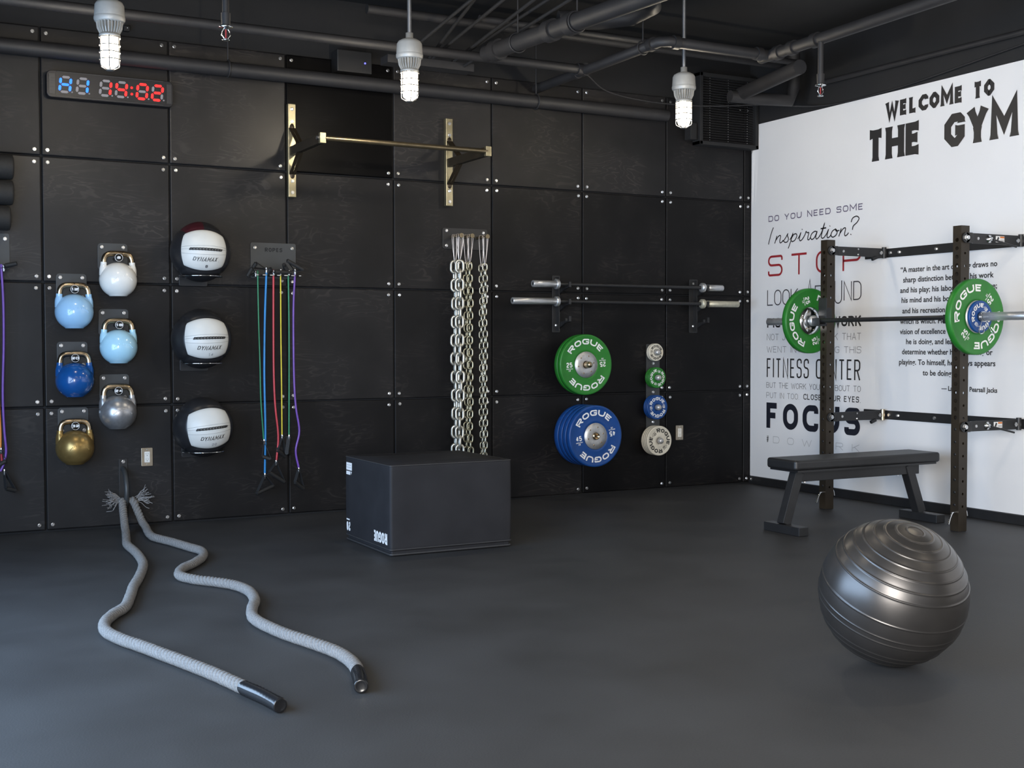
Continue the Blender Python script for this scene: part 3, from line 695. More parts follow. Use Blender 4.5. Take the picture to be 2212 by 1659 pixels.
m = MB(); m.lathe([(0, .003), (.006, .003), (.006, 0)], Matrix.Translation((2.035, -.12, 3.015)) @ SIDE, 12); m.build('pilot_light', M['bluedot'], t)
t = thing('wall_sensor', 'tiny black sensor box beside the leftmost lamp', 'sensor', (.50, 0, 3.05))
MB().box((.503, -.02, 3.085), (.035, .04, .03)).build('body', M['blackmetal'], t, bevel=.003)
m = MB(); m.lathe([(0, .002), (.0025, .002), (.0025, 0)], Matrix.Translation((.506, -.04, 3.088)) @ SIDE, 8); m.build('pilot_light', M['whiteprint'], t)

def outlet(x, z, label):
    t = thing('wall_outlet', label, 'outlet', (x, 0, z-.057), 'wall outlets')
    mb = MB(); mb.prism(rrect(x-.035, x+.035, z-.0575, z+.0575, .004), wallmap, 0, .006); mb.build('cover_plate', M['outletplate'], t, bevel=.0015)
    mb = MB(); mb.prism(rrect(x-.0165, x+.0165, z-.034, z+.034, .003), wallmap, .006, .0085); mb.build('receptacle', M['ivory'], t)
    mb = MB()
    for dz in (-.017, .017):
        for dx in (-.006, .006): mb.box((x+dx, -.0085, z+dz+.004), (.0016, .001, .007))
        mb.box((x, -.0085, z+dz-.007), (.004, .001, .004))
    mb.build('slots', M['ink'], t)
    mb = MB()
    for dz in (-.046, .046): mb.lathe([(0, .0075), (.0035, .0072), (.0035, .006)], Matrix.Translation((x, 0, z+dz)) @ SIDE, 10)
    mb.build('screws', M['zinc'], t)
outlet(.602, .431, 'outlet on the wall right of the gold kettlebell')
outlet(4.701, .438, 'outlet on the wall right of the small weight plates')

# ================================================================= kettlebells and their hooks
def plate_on_wall(name, t, x0, x1, z0, z1, r, m, d=.007):
    return MB().prism(rrect(x0, x1, z0, z1, r), wallmap, 0, d).build(name, m, t, bevel=.0015)
def kettlebell(x, zb, matk, label, num, numcol, platelabel, platez, platex):
    y = -.128
    t = thing('kettlebell', label, 'kettlebell', (x, y, zb), 'competition kettlebells on the wall')
    rb, cz = .111, .100; pr = []
    for k in range(0, 25):
        a = -PI/2+PI*k/24; r, h = rb*math.cos(a), cz+rb*.97*math.sin(a)
        if h < .004: continue
        pr.append((r, h))
    pr = [(0, .001), (pr[0][0]-.004, .001)]+pr
    T = Matrix.Translation((x, y, zb)); mb = MB(); mb.lathe(pr, T, 48)
    for s in (-1, 1):                     # the painted horns
        pts = smooth_path([(s*.076, .135), (s*.083, .165), (s*.0845, .190), (s*.0835, .207)], 4)
        mb.tube([(x+p.x, y, zb+p.y) for p in pts], [.036-.0175*min(1, i/(len(pts)*.62)) for i in range(len(pts))], 18)
    mb.build('body', matk, t)
    path = [(-.083, .203), (-.081, .225), (-.072, .246), (-.054, .2575), (-.03, .2605), (0, .261), (.03, .2605), (.054, .2575), (.072, .246), (.081, .225), (.083, .203)]
    mb = MB(); mb.tube([(x+p[0], y, zb+p[1]) for p in smooth_path(path, 4)], .0165, 16); mb.build('handle', M['bronze'], t)
    # raised mark on the belly
    mb = MB()
    for k in range(13):
        a = R(150-10*k); u = .062*math.cos(a)+.012; v = .060*math.sin(a)*.75+.075
        dx = u; dz = v-cz; rr = math.sqrt(max(0, rb*rb-dx*dx-(dz/.97)**2)); mb.box((x+u, y-rr, zb+v), (.0032, .003, .008), Matrix.Rotation(a-PI/2, 3, 'Y').transposed() if False else None)
    mb.build('raised_mark', matk, t)
    # the hook that carries it
    h = thing('kettlebell_hook', platelabel, 'hook', (platex, 0, platez-.165), 'kettlebell wall hooks')
    plate_on_wall('back_plate', h, platex-.0895, platex+.0895, platez-.166, platez, .020, M['greyplate'])
    for bx in (-.064, .064):
        for bz in (-.024, -.142): MB().hexbolt((platex+bx, -.007, platez+bz), (0, -1, 0), .0105, .008).build('bolt', M['zinc'], h)
    zp = zb+.2345
    MB().cyl((x, -.007, zp), (x, -.158, zp), .0095, 16).build('peg', M['blackmetal'], h)
    Tb = Matrix.Translation((x, -.158, zp)) @ SIDE
    bd = MB().lathe([(0, 0), (.0215, 0), (.0215, .005), (0, .005)], Tb, 28).build('number_disc', M['badge'], h)
    rm = MB().tube([(x+.0225*math.cos(a), -.1615, zp+.0225*math.sin(a)) for a in [2*PI*k/32 for k in range(32)]], .0022, 6, closed=True).build('rim', M['steel'], bd)
    mb = MB(); wn = .010*len(num); put_letters(mb, letters(num, x-wn, x+wn, zp-.0075, zp+.0075, .0042, gap=.2, r=.003), lambda u, v: Vector((u, -.1635, v)))
    lab(mb.build('numeral', M['whiteprint'], bd, normals=False), 'white numeral '+num)
KB = [(.416, 1.432, 'white', '8', 'white kettlebell with disc 8, at the top of the group', 1.764), (.158, 1.235, 'lblue', '12', 'sky blue kettlebell with disc 12, left column top', 1.571),
      (.414, 1.023, 'pblue', '16', 'pale aqua blue kettlebell with disc 16, below the white one', 1.359), (.156, .823, 'dblue', '20', 'royal blue kettlebell with disc 20', 1.157),
      (.405, .622, 'silverp', '24', 'silver kettlebell with disc 24', .955), (.152, .416, 'goldp', '32', 'gold kettlebell with disc 32, lowest on the wall', .755)]
nm = {'8': 'white', '12': 'sky blue', '16': 'pale aqua', '20': 'royal blue', '24': 'silver', '32': 'gold'}
for x, zb, mk, num, lb, pz in KB:
    kettlebell(x, zb, M[mk], lb, num, None, 'grey wall plate and peg numbered %s behind the %s kettlebell' % (num, nm[num]), pz, .163 if x < .3 else .4085)

# ================================================================= medicine balls
def medball(x, z, num, yaw, pitch, roll, label, shelflabel, red):
    y, r = -.195, .181
    t = thing('medicine_ball', label, 'medicine ball', (x, y, z), 'medicine balls on the wall')
    Rm = (Matrix.Rotation(yaw, 4, 'Z') @ Matrix.Rotation(pitch, 4, 'X') @ Matrix.Rotation(roll, 4, 'Y'))
    def sp(fx, u, v, dr=0):
        """u, v in -1..1 on face fx of a ball sewn from square panels"""
        a, b = math.tan(u*R(45)), math.tan(v*R(45))
        p = {'f': Vector((a, -1, b)), 'k': Vector((-a, 1, b)), 'r': Vector((1, a, b)), 'l': Vector((-1, -a, b)), 't': Vector((a, b, 1)), 'b': Vector((a, -b, -1))}[fx].normalized()
        e = max(abs(u), abs(v)); puff = .004*(1-e*e) - .0055*max(0, (e-.93)/.07)**2
        if fx == 't': puff += .006*(1-e)
        return Vector((x, y, z)) + (Rm @ (p*(r+puff+dr)))
    def spf(u, v, dr=0):
        e = max(abs(u), abs(v)); p = Vector((math.tan(u*R(50)), -1, math.tan(v*R(43.5)))).normalized()
        return Vector((x, y, z)) + (Rm @ (p*(r+.0035+.0035*(1-e*e)-.0042*max(0, (e-.92)/.08)**2+dr)))
    n = 22
    def facegrid(mb, fx, mi):
        us = [-1+2*i/n for i in range(n+1)]
        vs = [(spf(u, v) if fx == 'F' else sp(fx, u, v)) for v in us for u in us]
        for j in range(n):
            for i in range(n):
                k = j*(n+1)+i; mb.add([vs[k], vs[k+1], vs[k+n+2], vs[k+n+1]], [(0, 1, 2, 3)], (1 if red and fx == 't' and us[i] < 0 else mi), True)
    mb = MB()
    for fx in 'fkrltb': facegrid(mb, fx, 0)
    def weld(o):
        bm = bmesh.new(); bm.from_mesh(o.data); bmesh.ops.remove_doubles(bm, verts=bm.verts, dist=1e-5); bmesh.ops.recalc_face_normals(bm, faces=bm.faces); bm.to_mesh(o.data); bm.free()
    o = mb.build('cover', [M['vinylblack'], M['vinylred']], t); weld(o)
    mb = MB(); facegrid(mb, 'F', 0); o = mb.build('front_panel', M['vinylwhite'], t); weld(o); lab(o, 'white square front panel')
    mb = MB()
    for v in (.16, .02, -.22): mb.tube([spf(-.98+1.96*k/24, v+.03*(k/24-.5), .0006) for k in range(25)], .0009, 5)
    mb.build('stitching', M['thread'], t)
    mb = MB()
    for k in range(11):
        u = -.58+k*.112
        mb.tube([spf(u-.03, -.045, .001), spf(u+.015, .045, .003), spf(u+.13, .045-.01, .003)], .0032, 6); mb.tube([spf(u-.01, -.03, .002), spf(u+.11, -.015, .002)], .0034, 6)
    mb.build('lacing', M['ink'], t)
    mb = MB(); put_letters(mb, letters('DYNAMAX', -.50, .46, -.53, -.35, .026, gap=.24, r=.05, shear=.35), lambda u, v: spf(u, v, .0009))
    put_letters(mb, ribbon([(-.30, -.565), (.58, -.565)], .012, False), lambda u, v: spf(u, v, .0009))
    mb.build('lettering', M['ink'], t, normals=False)
    mb = MB(); wd = .055*len(num); put_letters(mb, letters(num, .08-wd, .08+wd, -.83, -.69, .030, gap=.25, r=.05), lambda u, v: spf(u, v, .0009))
    mb.build('numeral', M['t_slate'] if num == '8' else M['t_light'], t, normals=False)
    h = thing('ball_holder', shelflabel, 'holder', (x, 0, z-.15), 'wall holders of the medicine balls')
    zr = z-.147; rr = .110
    mb = MB(); mb.lathe([(rr-.004, 0), (rr+.022, 0), (rr+.022, -.006), (rr-.004, -.006)], Matrix.Translation((x, y, zr)), 56, closed=True); mb.build('ring', M['greyplate'], h, bevel=.001)
    MB().tube([(x+(rr+.0225)*math.cos(a), y+(rr+.0225)*math.sin(a), zr-.003) for a in [PI+PI*k/40 for k in range(41)]], .0032, 6).build('ring_edge', M['chrome'], h)
    MB().box((x, -.035, zr-.004), (.10, .07, .008)).build('neck', M['greyplate'], h)
    plate_on_wall('back_plate', h, x-.09, x+.09, zr-.055, zr+.02, .01, M['blackmetal'])
medball(.903, 1.712, '8', R(-4), R(-2), R(1.5), 'topmost white and black medicine ball, marked 8', 'holder ring under the topmost medicine ball', True)
medball(.903, 1.171, '14', R(2), R(-2), R(-1.5), 'middle white and black medicine ball, marked 14', 'holder ring under the middle medicine ball', False)
medball(.908, .619, '20', R(4), R(-1), R(-5), 'lowest white and black medicine ball, marked 20', 'holder ring under the lowest medicine ball', False)

# ================================================================= band racks and bands
def band_rack(x0, x1, z1, zs, label, word, nslot):
    t = thing('band_rack', label, 'wall rack', ((x0+x1)/2, 0, zs), 'band racks')
    plate_on_wall('back_plate', t, x0, x1, zs-.02, z1, .012, M['greyplate'])
    for bx in (x0+.03, x1-.025): MB().hexbolt((bx, -.007, z1-.032), (0, -1, 0), .0105, .008).build('bolt', M['zinc'], t)
    mb = MB(); mb.box(((x0+x1)/2, -.045, zs-.004), (x1-x0, .078, .008))
    pitch = (x1-x0-.02)/nslot
    for k in range(nslot+1): mb.box((x0+.010+k*pitch, -.102, zs-.004), (pitch*.58 if 0 < k < nslot else pitch*.35, .04, .008))
    mb.build('slotted_shelf', M['blackmetal'], t, bevel=.001)
    mb = MB()
    for k in range(nslot+1): mb.box((x0+.010+k*pitch, -.1225, zs-.004), (pitch*.50 if 0 < k < nslot else pitch*.3, .002, .005))
    mb.build('shelf_edge', M['steel'], t)
    if word:
        mb = MB(); put_letters(mb, letters(word, x0+.095, x0+.212, z1-.058, z1-.032, .0052, gap=.3, r=.008), lambda u, v: Vector((u, -.0076, v))); mb.build('cutout_lettering', M['seam'], t, normals=False)
    return t
band_rack(1.277, 1.582, 1.803, 1.590, 'dark wall rack with the word ROPES cut in its plate', 'ROPES', 6)
def grip_handle(t, T, A, B, name='handle', plug='chrome'):
    T, A, B = Vector(T), Vector(A), Vector(B); d = (B-A).normalized()
    h = MB(); 
    for P in (A, B): h.bar(T, P, .024, .003, upv=(d.cross(Vector((P-T).normalized()))))
    h.bar(T-d*.016, T+d*.016, .024, .004, upv=(0, 1, 0))
    s = h.build(name+'_strap', M['web'], t)
    MB().tube([A+d*.004, B-d*.004], .0125, 14).build(name+'_grip', M['matte'], t)
    MB().tube([T+Vector((0, -.004, .012)), T+Vector((0, -.004, -.006)), T+Vector((0, -.004, -.022))], [.006, .008, .005], 10).build(name+'_plug', M[plug], t)
def band(pts, r, mk, bot, top, label, Y=-.105, plug='chrome'):
    P = [at(px, py, Y) for px, py in pts]; t = thing('resistance_band', label, 'resistance band', P[0], 'resistance bands')
    MB().tube(smooth_path([P[0]+Vector((0, 0, .03))]+P, 6), r, 10).build('tube', M[mk], t)
    if bot: grip_handle(t, at(*bot[0], Y), at(*bot[1], Y-.01), at(*bot[2], Y+bot[3]), 'lower_handle', plug)
    if top: grip_handle(t, at(*top[0], Y), at(*top[1], Y-.02), at(*top[2], Y+top[3]), 'upper_handle', 'steel')
o3 = lambda L: [(500+x/2.592, 460+y/2.592) for x, y in L]
band(o3([(147,350),(152,600),(160,850),(165,1050),(180,1268)]), .0048, 'tube_green', ((570,953),(566,986),(586,992),-.03), ((552,590),(545,578),(534,597),.0), 'thin green resistance band, leftmost on the ROPES rack')
band(o3([(195,350),(187,600),(184,900),(190,1200),(187,1458)]), .0072, 'tube_blue', ((572,1026),(554,1066),(591,1049),.03), ((575,582),(554,567),(546,579),.0), 'thick blue resistance band on the ROPES rack')
band(o3([(235,350),(235,650),(237,900),(245,1080),(262,1250),(252,1383)]), .0066, 'tube_red', ((596,998),(581,1020),(615,1041),.02), ((591,588),(586,579),(578,590),.01), 'red resistance band on the ROPES rack')
band(o3([(275,362),(277,700),(281,1000),(283,1243)]), .0043, 'tube_yellow', ((609,943),(599,972),(617,986),.03), ((606,586),(592,587),(631,589),-.0), 'thin yellow resistance band on the ROPES rack')
band(o3([(318,350),(322,600),(323,880),(322,1243)]), .0054, 'tube_green', ((624,943),(619,978),(625,978),.06), ((624,588),(613,570),(618,590),.04), 'darker green resistance band next to the purple one')
band(o3([(355,350),(347,550),(350,900),(360,1080),(380,1220),(360,1330),(377,1428)]), .0070, 'tube_purple', ((645,1014),(637,1041),(656,1056),.03), ((637,586),(619,562),(656,583),-.02), 'purple resistance band with a kink near its end')
band_rack(-.47, -.185, 1.80, 1.606, 'second band rack, cut off by the left edge of the photo', '', 6)
band([(3,582),(7,650),(8,740),(6,850),(9,925),(13,968),(12,985),(7,1005),(1,1018)], .0070, 'tube_purple', None, ((8,578),(10,574),(37,569),-.03), 'purple resistance band at the left edge of the photo', -.12)
band([(-9,585),(-6,700),(-3,850),(1,930),(1,966)], .0066, 'tube_orange', ((2,972),(-12,1010),(14,995),-.02), None, 'orange resistance band at the left edge of the photo', -.11)
band([(-16,585),(-12,800),(-2,940),(3,985),(6,1010)], .0066, 'tube_red', ((9,1018),(12,1055),(34,1060),.02), None, 'red resistance band ending in a handle at the left edge', -.10)

# foam rollers on the wall at the far left
t = thing('roller_rack', 'black wall rack behind the stacked foam rollers', 'wall rack', (-.42, 0, 1.79))
plate_on_wall('back_plate', t, -.50, -.34, 1.76, 2.27, .012, M['blackmetal'])
for z in (2.10, 1.951, 1.802):
    MB().bar((-.42, -.006, z), (-.42, -.17, z), .05, .006, upv=(1, 0, 0)).build('arm', M['blackmetal'], t)
for z, xe, lb in ((2.178, -.172, 'topmost black foam roller at the left edge'), (2.029, -.174, 'middle black foam roller at the left edge'), (1.880, -.192, 'lowest black foam roller at the left edge')):
    T = Matrix.Translation((xe, -.12, z)) @ Matrix.Rotation(R(-90), 4, 'Y')
    mb = MB(); mb.lathe([(.022, 0), (.060, 0), (.070, .004), (.0735, .014), (.0735, .45), (.060, .46), (.022, .46)], T, 40, closed=True)
    tag(mb.build('foam_roller', M['matte']), lb, 'foam roller', 'foam rollers on the wall')

# ================================================================= pull-up bar
t = thing('pull_up_bar', 'raw steel pull-up bar on two wall brackets', 'pull-up bar', (2.12, 0, 2.10))
YB = -.632; zbar = at(695, 298, YB).z; LX, RX = 1.551, 2.694
for x in (LX, RX):
    br = MB().box((x, -.0215, 2.412), (.053, .041, .612)).build('bracket_channel', M['rawsteel'], t, bevel=.004)
    for dz in (.27, .19, -.20, -.275): MB().hexbolt((x+.001, -.042, 2.412+dz), (0, -1, 0), .0115, .008).build('bolt', M['zinc'], br)
    MB().bar((x, -.042, zbar), (x, YB+.012, zbar), .058, .036).build('arm', M['upright'], t, bevel=.003)
    mb = MB()
    for s in (-1, 1):
        zf = 2.412+(.145 if s > 0 else -.155)
        mb.bar((x-.012, -.044, zf), (x-.012, -.20, zbar+s*.028), .020, .006, upv=(1, 0, 0)); mb.bar((x+.012, -.044, zf), (x+.012, -.20, zbar+s*.028), .020, .006, upv=(1, 0, 0))
    mb.build('gusset', M['upright'], t)
    mb = MB()
    for s in (-1, 1): mb.lathe([(0, .004), (.014, .003), (.021, 0)], Matrix.Translation((x, -.0425, 2.412+(.15 if s > 0 else -.16))) @ SIDE @ Matrix.Diagonal((.8, 1.2, 1, 1)), 18)
    mb.build('weld_mark', M['weld'], br)
    MB().box((x, YB, zbar), (.040, .030, .066)).build('end_clamp', M['rawsteel'], t, bevel=.003)
MB().cyl((LX+.015, YB, zbar), (RX-.005, YB, zbar), .0165, 20).build('bar', M['rawbar'], t)
MB().hexbolt((LX-.02, YB, zbar), (-1, 0, 0), .014, .018).build('end_bolt', M['chrome'], t)
MB().hexbolt((RX-.02, YB, zbar-.002), (-1, 0, 0), .011, .010).build('end_bolt', M['chrome'], t)

# ================================================================= chains
t = thing('chain_rack', 'dark wall plate with pegs holding the chains', 'wall rack', (2.83, 0, 1.81))
plate_on_wall('back_plate', t, 2.655, 3.008, 1.808, 1.958, .016, M['blackmetal'])
for bx, bz in ((2.685, 1.938), (2.975, 1.932), (2.684, 1.832)): MB().hexbolt((bx, -.007, bz), (0, -1, 0), .0105, .008).build('bolt', M['zinc'], t)
for x in (2.7235, 2.809, 2.928):
    MB().cyl((x, -.007, 1.893), (x, -.165, 1.893), .011, 14).build('peg', M['rawbar'], t)
    MB().cyl((x, -.160, 1.893), (x, -.170, 1.893), .016, 14).build('peg_end', M['rawbar'], t)
def link_mesh(wire, inner, width):
    hw = width/2-wire/2; hl = inner/2+wire/2
    pts = [Vector((hw*math.cos(a), 0, (hl-hw)+hw*math.sin(a))) for a in [PI*k/8 for k in range(9)]]+[Vector((hw*math.cos(a), 0, -(hl-hw)+hw*math.sin(a))) for a in [PI+PI*k/8 for k in range(9)]]
    o = MB().tube(pts, wire/2, 10, closed=True).build('link', M['chain']); me = o.data; bpy.data.objects.remove(o); return me
def chain(x, y, ztop, zbot, wire, pitch, width, mk, label, yaw0, loops, pegx):
    t = thing('chain', label, 'chain', (x, y, zbot), 'chains on the wall')
    me = link_mesh(wire, pitch, width); me.materials[0] = M[mk]; z = ztop-pitch/2-wire/2; k = 0; wob = random.uniform(0, 6)
    while z-pitch/2-wire > zbot:
        o = bpy.data.objects.new('link', me); COL.objects.link(o); o.parent = t
        o.location = (.003*math.sin(wob+k*.5), .003*math.cos(k*.7), z-zbot); o.rotation_euler = (random.uniform(-.03, .03), random.uniform(-.03, .03), yaw0+(PI/2 if k % 2 else 0)+random.uniform(-.12, .12)); z -= pitch*.985; k += 1
    mb = MB(); zt = 1.907
    for dy0, dx0 in loops:
        pt = Vector((pegx+dx0, y+dy0, zt)); b = Vector((x, y, ztop-wire*1.1))
        mb.tube(smooth_path([pt+Vector((0, 0, 0)), pt+Vector((-.015, 0, -.012)), (pt+b)/2+Vector((-.012, .0, 0)), b+Vector((-.004, 0, .01)), b+Vector((0, 0, -.004)), b+Vector((.004, 0, .01)), (pt+b)/2+Vector((.014, 0, 0)), pt+Vector((.016, 0, -.012)), pt], 4), .0021, 6)
    mb.build('wire_loop', M['wire'], t)
chain(2.7225, -.066, 1.722, .06, .0195, .0655, .072, 'chain', 'heaviest galvanised chain strand, leftmost on the chain plate', R(-15), [(.0, -.008), (-.01, 0)], 2.7235)
chain(2.7225, -.138, 1.722, .06, .0195, .0655, .072, 'chain', 'heaviest galvanised chain strand, in front of its twin', R(-15), [(.01, -.004), (-.005, .003), (-.015, .008)], 2.7235)
chain(2.8085, -.070, 1.712, .06, .0125, .0440, .050, 'chain2', 'medium zinc chain strand, half hidden behind another', R(-15), [(.0, -.006), (.01, 0)], 2.809)
chain(2.8085, -.126, 1.712, .06, .0125, .0440, .050, 'chain2', 'medium zinc chain strand, in front in the middle bundle', R(-15), [(.01, 0), (-.008, .005)], 2.809)
chain(2.9265, -.072, 1.700, .06, .0108, .0400, .041, 'chain3', 'thinnest chain strand, second from the right', R(-15), [(.0, -.004)], 2.928)
chain(2.9290, -.122, 1.706, .06, .0108, .0400, .041, 'chain3', 'thinnest chain strand, rightmost on the chain plate', R(-15), [(.0, 0), (-.008, .006)], 2.928)

# ================================================================= bar rack and bars
t = thing('bar_rack', 'pair of black wall uprights with hooks carrying two bars', 'bar rack', (4.2, 0, 1.22))
for x0, x1 in ((3.546, 3.612), (4.790, 4.870)):
    xm = (x0+x1)/2
    up = plate_on_wall('wall_upright', t, x0, x1, 1.222, 1.642, .006, M['blackmetal'])
    for bz in (1.61, 1.275): MB().hexbolt((xm, -.007, bz), (0, -1, 0), .0105, .008).build('bolt', M['zinc'], up)
    mb = MB(); mb.box((xm, -.030, 1.432), (.006, .048, .40)); mb.build('rib', M['blackmetal'], t, bevel=.001)
    for z in (1.545, 1.42, 1.295):
        prof = [(-.0, z+.0), (-.0, z-.055), (-.115, z-.005), (-.18, z+.005), (-.18, z+.045), (-.168, z+.045), (-.166, z+.018), (-.13, z+.006), (-.125, z+.030), (-.112, z+.012)]
        mb = MB(); xh = xm+.014 if x0 < 4 else xm+.012
        mb.prism([(-p[0], p[1]) for p in prof], lambda u, v, d: Vector((xh+d, -.007-u, v)), -.009, .009); mb.build('hook', M['blackmetal'], t, bevel=.001)
def barbell(name, x0, x1, c0, c1, y, z, label, m2, ms=.0135):
    t = thing(name, label, 'barbell', ((x0+x1)/2, y, z))
    MB().cyl((c0, y, z), (c1, y, z), ms, 18).build('shaft', M['blackmetal'], t)
    for e, c, s, mm in ((x0, c0, 1, 'sleeve'), (x1, c1, -1, m2)):
        T = Matrix.Translation((e, y, z)) @ Matrix.Rotation(R(90)*s, 4, 'Y'); L = abs(c-e)
        mb = MB(); mb.lathe([(0, .004), (.011, .004), (.013, 0), (.0225, 0), (.025, .003), (.025, L), (0, L)], T, 28); sl = mb.build('sleeve', M[mm], t)
        mb = MB(); mb.lathe([(0, L), (.036, L), (.037, L+.004), (.037, L+.022), (.030, L+.028), (.018, L+.032), (0, L+.032)], T, 28); mb.build('collar', M[mm], t)
        mb = MB(); mb.lathe([(0, -.0005), (.009, -.0005), (.009, .003), (0, .003)], T, 16); mb.build('end_cap', M['ink'], sl)
barbell('barbell', 3.300, 5.005, 3.490, 4.825, -.148, 1.5715, 'shorter barbell on the upper wall hooks', 'sleeve')
barbell('barbell', 3.133, 5.160, 3.490, 4.825, -.148, 1.4465, 'longer barbell on the lower wall hooks', 'wornsleeve')

# ================================================================= weight plates
def disc_map(cx, cz, yf):
    return lambda u, v: Vector((cx+u, yf, cz+v))
def ring_text(mb, faces_fn, R0, ang, mp, L):
    """letters written along a circle, centred at ang, upright when read from outside"""
    for q in faces_fn:
        pts = []
        for p in q:
            a = ang-p[0]/R0; rr = R0+p[1]; pts.append(mp(rr*math.cos(a), rr*math.sin(a)))
        mb.add(lift(q, pts), [tuple(range(len(pts)))])
def plate(name, cx, yf, cz, rad, th, mk, label, tilt=0, text=True, num='25', ink='whiteprint', hub=.099, small=False, steel='steel', boltn=6, group='bumper plates on the wall', bore=.026):
    """axis along y, front face at y = yf (towards the viewer), thickness th"""
    t = thing(name, label, 'weight plate', (cx, yf+th/2, cz), group)
    T = Matrix.Translation((cx, yf, cz)) @ SIDE @ Matrix.Scale(-1, 4, (0, 0, 1))       # local z runs from the face into the plate
    rim = rad*.93; e = min(.005, th*.2)
    if small: prof = [(bore, 0), (rad*.40, 0), (rad*.42, .001), (rad*.90, .001), (rad*.93, 0), (rad-e*.6, 0), (rad, e), (rad, th-e), (rad-e, th), (bore, th)]
    else: prof = [(hub*.96, .004), (hub+.004, .004), (hub+.008, .0015), (hub+.016, .003), (rim-.004, .003), (rim, .0012), (rad-e, 0), (rad, e), (rad, th-e), (rad-e, th), (hub*.96, th), ]
    MB().lathe(prof, T, 72, closed=True).build('rubber_disc', M[mk], t)
    if not small:
        hb = MB().lathe([(bore, .002), (bore+.006, .0005), (hub*.55, .0015), (hub*.97, .0025), (hub*.97, .006), (hub*.97, th-.003), (bore, th-.003)], T, 56, closed=True).build('steel_hub', M[steel], t)
        if text and boltn:
            for k in range(boltn):
                a = R(60*k+tilt+8); MB().lathe([(0, 0), (.0055, .0005), (.006, .002)], Matrix.Translation((cx+0.066*math.cos(a), yf-.0005, cz+0.066*math.sin(a))) @ SIDE @ Matrix.Scale(-1, 4, (0, 0, 1)), 10).build('hub_bolt', M['bronze'], hb)
    if text:
        yt = yf+(.0006 if not small else -.0003)+(.0015 if not small else 0)
        mp = disc_map(cx, cz, yt); R0 = rad*(.67 if not small else .58); hL = rad*(.185 if not small else .26); wL = rad*(1.30 if not small else 1.35); th_ = hL*.24
        mb = MB()
        for k in range(2):
            ring_text(mb, letters('ROGUE', -wL/2, wL/2, 0, hL, th_, gap=.16, r=hL*.35, nseg=4), R0, R(90+tilt+180*k), mp, wL)
        mb.build('lettering', M[ink], t, normals=False)
        mb = MB(); hn = rad*(.165 if not small else .20); wn = rad*(.22 if not small else .24); Rn = rad*(.64 if not small else .62)
        for k in range(2):
            a = R(180+tilt*1.0+180*k); ca, sa = math.cos(a+PI), math.sin(a+PI)
            ox, oz = Rn*math.cos(a), Rn*math.sin(a)
            fc0 = letters(num, -wn/2, wn/2, -hn*.35, hn*.65, hn*.2, gap=.22, r=hn*.25)+(letters('COMPETITION', -wn*.56, wn*.56, -hn*.74, -hn*.54, hn*.05, gap=.3, r=hn*.05) if not small else ribbon([(-wn*.55, -hn*.62), (wn*.55, -hn*.62)], hn*.09, False))+letters('LB', -wn*.16, wn*.16, -hn*1.15, -hn*.80, hn*.07, gap=.3, r=hn*.08)
            put_letters(mb, fc0, lambda u, v: mp(ox+u*ca-v*sa, oz+u*sa+v*ca))
        mb.build('numerals', M[ink], t, normals=False)
    return t
PX = 3.705
gr = 'bumper plates on the wall'
plate('bumper_plate', PX, -.228, .985, .222, .045, 'rubbergreen', 'front green 25 plate on the upper wall peg', 3, num='25')
plate('bumper_plate', PX, -.182, .985, .222, .045, 'rubbergreen', 'rear green plate on the upper wall peg, only its rim showing', text=False)
for k in range(4):
    plate('bumper_plate', PX, -.360+k*.0555, .470, .2235, .055, 'rubberblue', ('front blue 45 plate on the lower wall peg', 'second blue plate from the front on the lower peg', 'third blue plate from the front on the lower peg', 'rearmost blue plate on the lower peg, against the wall')[k], 8, text=(k == 0), num='45')
t = thing('plate_peg', 'steel peg sticking out of the green bumper plates', 'peg', (PX, 0, .985))
MB().box((PX, -.006, .985), (.10, .012, .10)).build('flange', M['blackmetal'], t)
mb = MB(); mb.lathe([(0, .292), (.012, .291), (.019, .284), (.0235, .272), (.0235, .012), (0, .012)], Matrix.Translation((PX, 0, .985)) @ SIDE, 24); mb.build('tube', M['bronze'], t)
t = thing('plate_peg', 'hollow steel peg inside the blue bumper plates', 'peg', (PX, 0, .470))
MB().box((PX, -.006, .470), (.10, .012, .10)).build('flange', M['blackmetal'], t)
mb = MB(); mb.lathe([(.0195, .375), (.0238, .375), (.0238, .012), (.0195, .012)], Matrix.Translation((PX, 0, .470)) @ SIDE, 28, closed=True); mb.build('tube', M['bronze'], t)
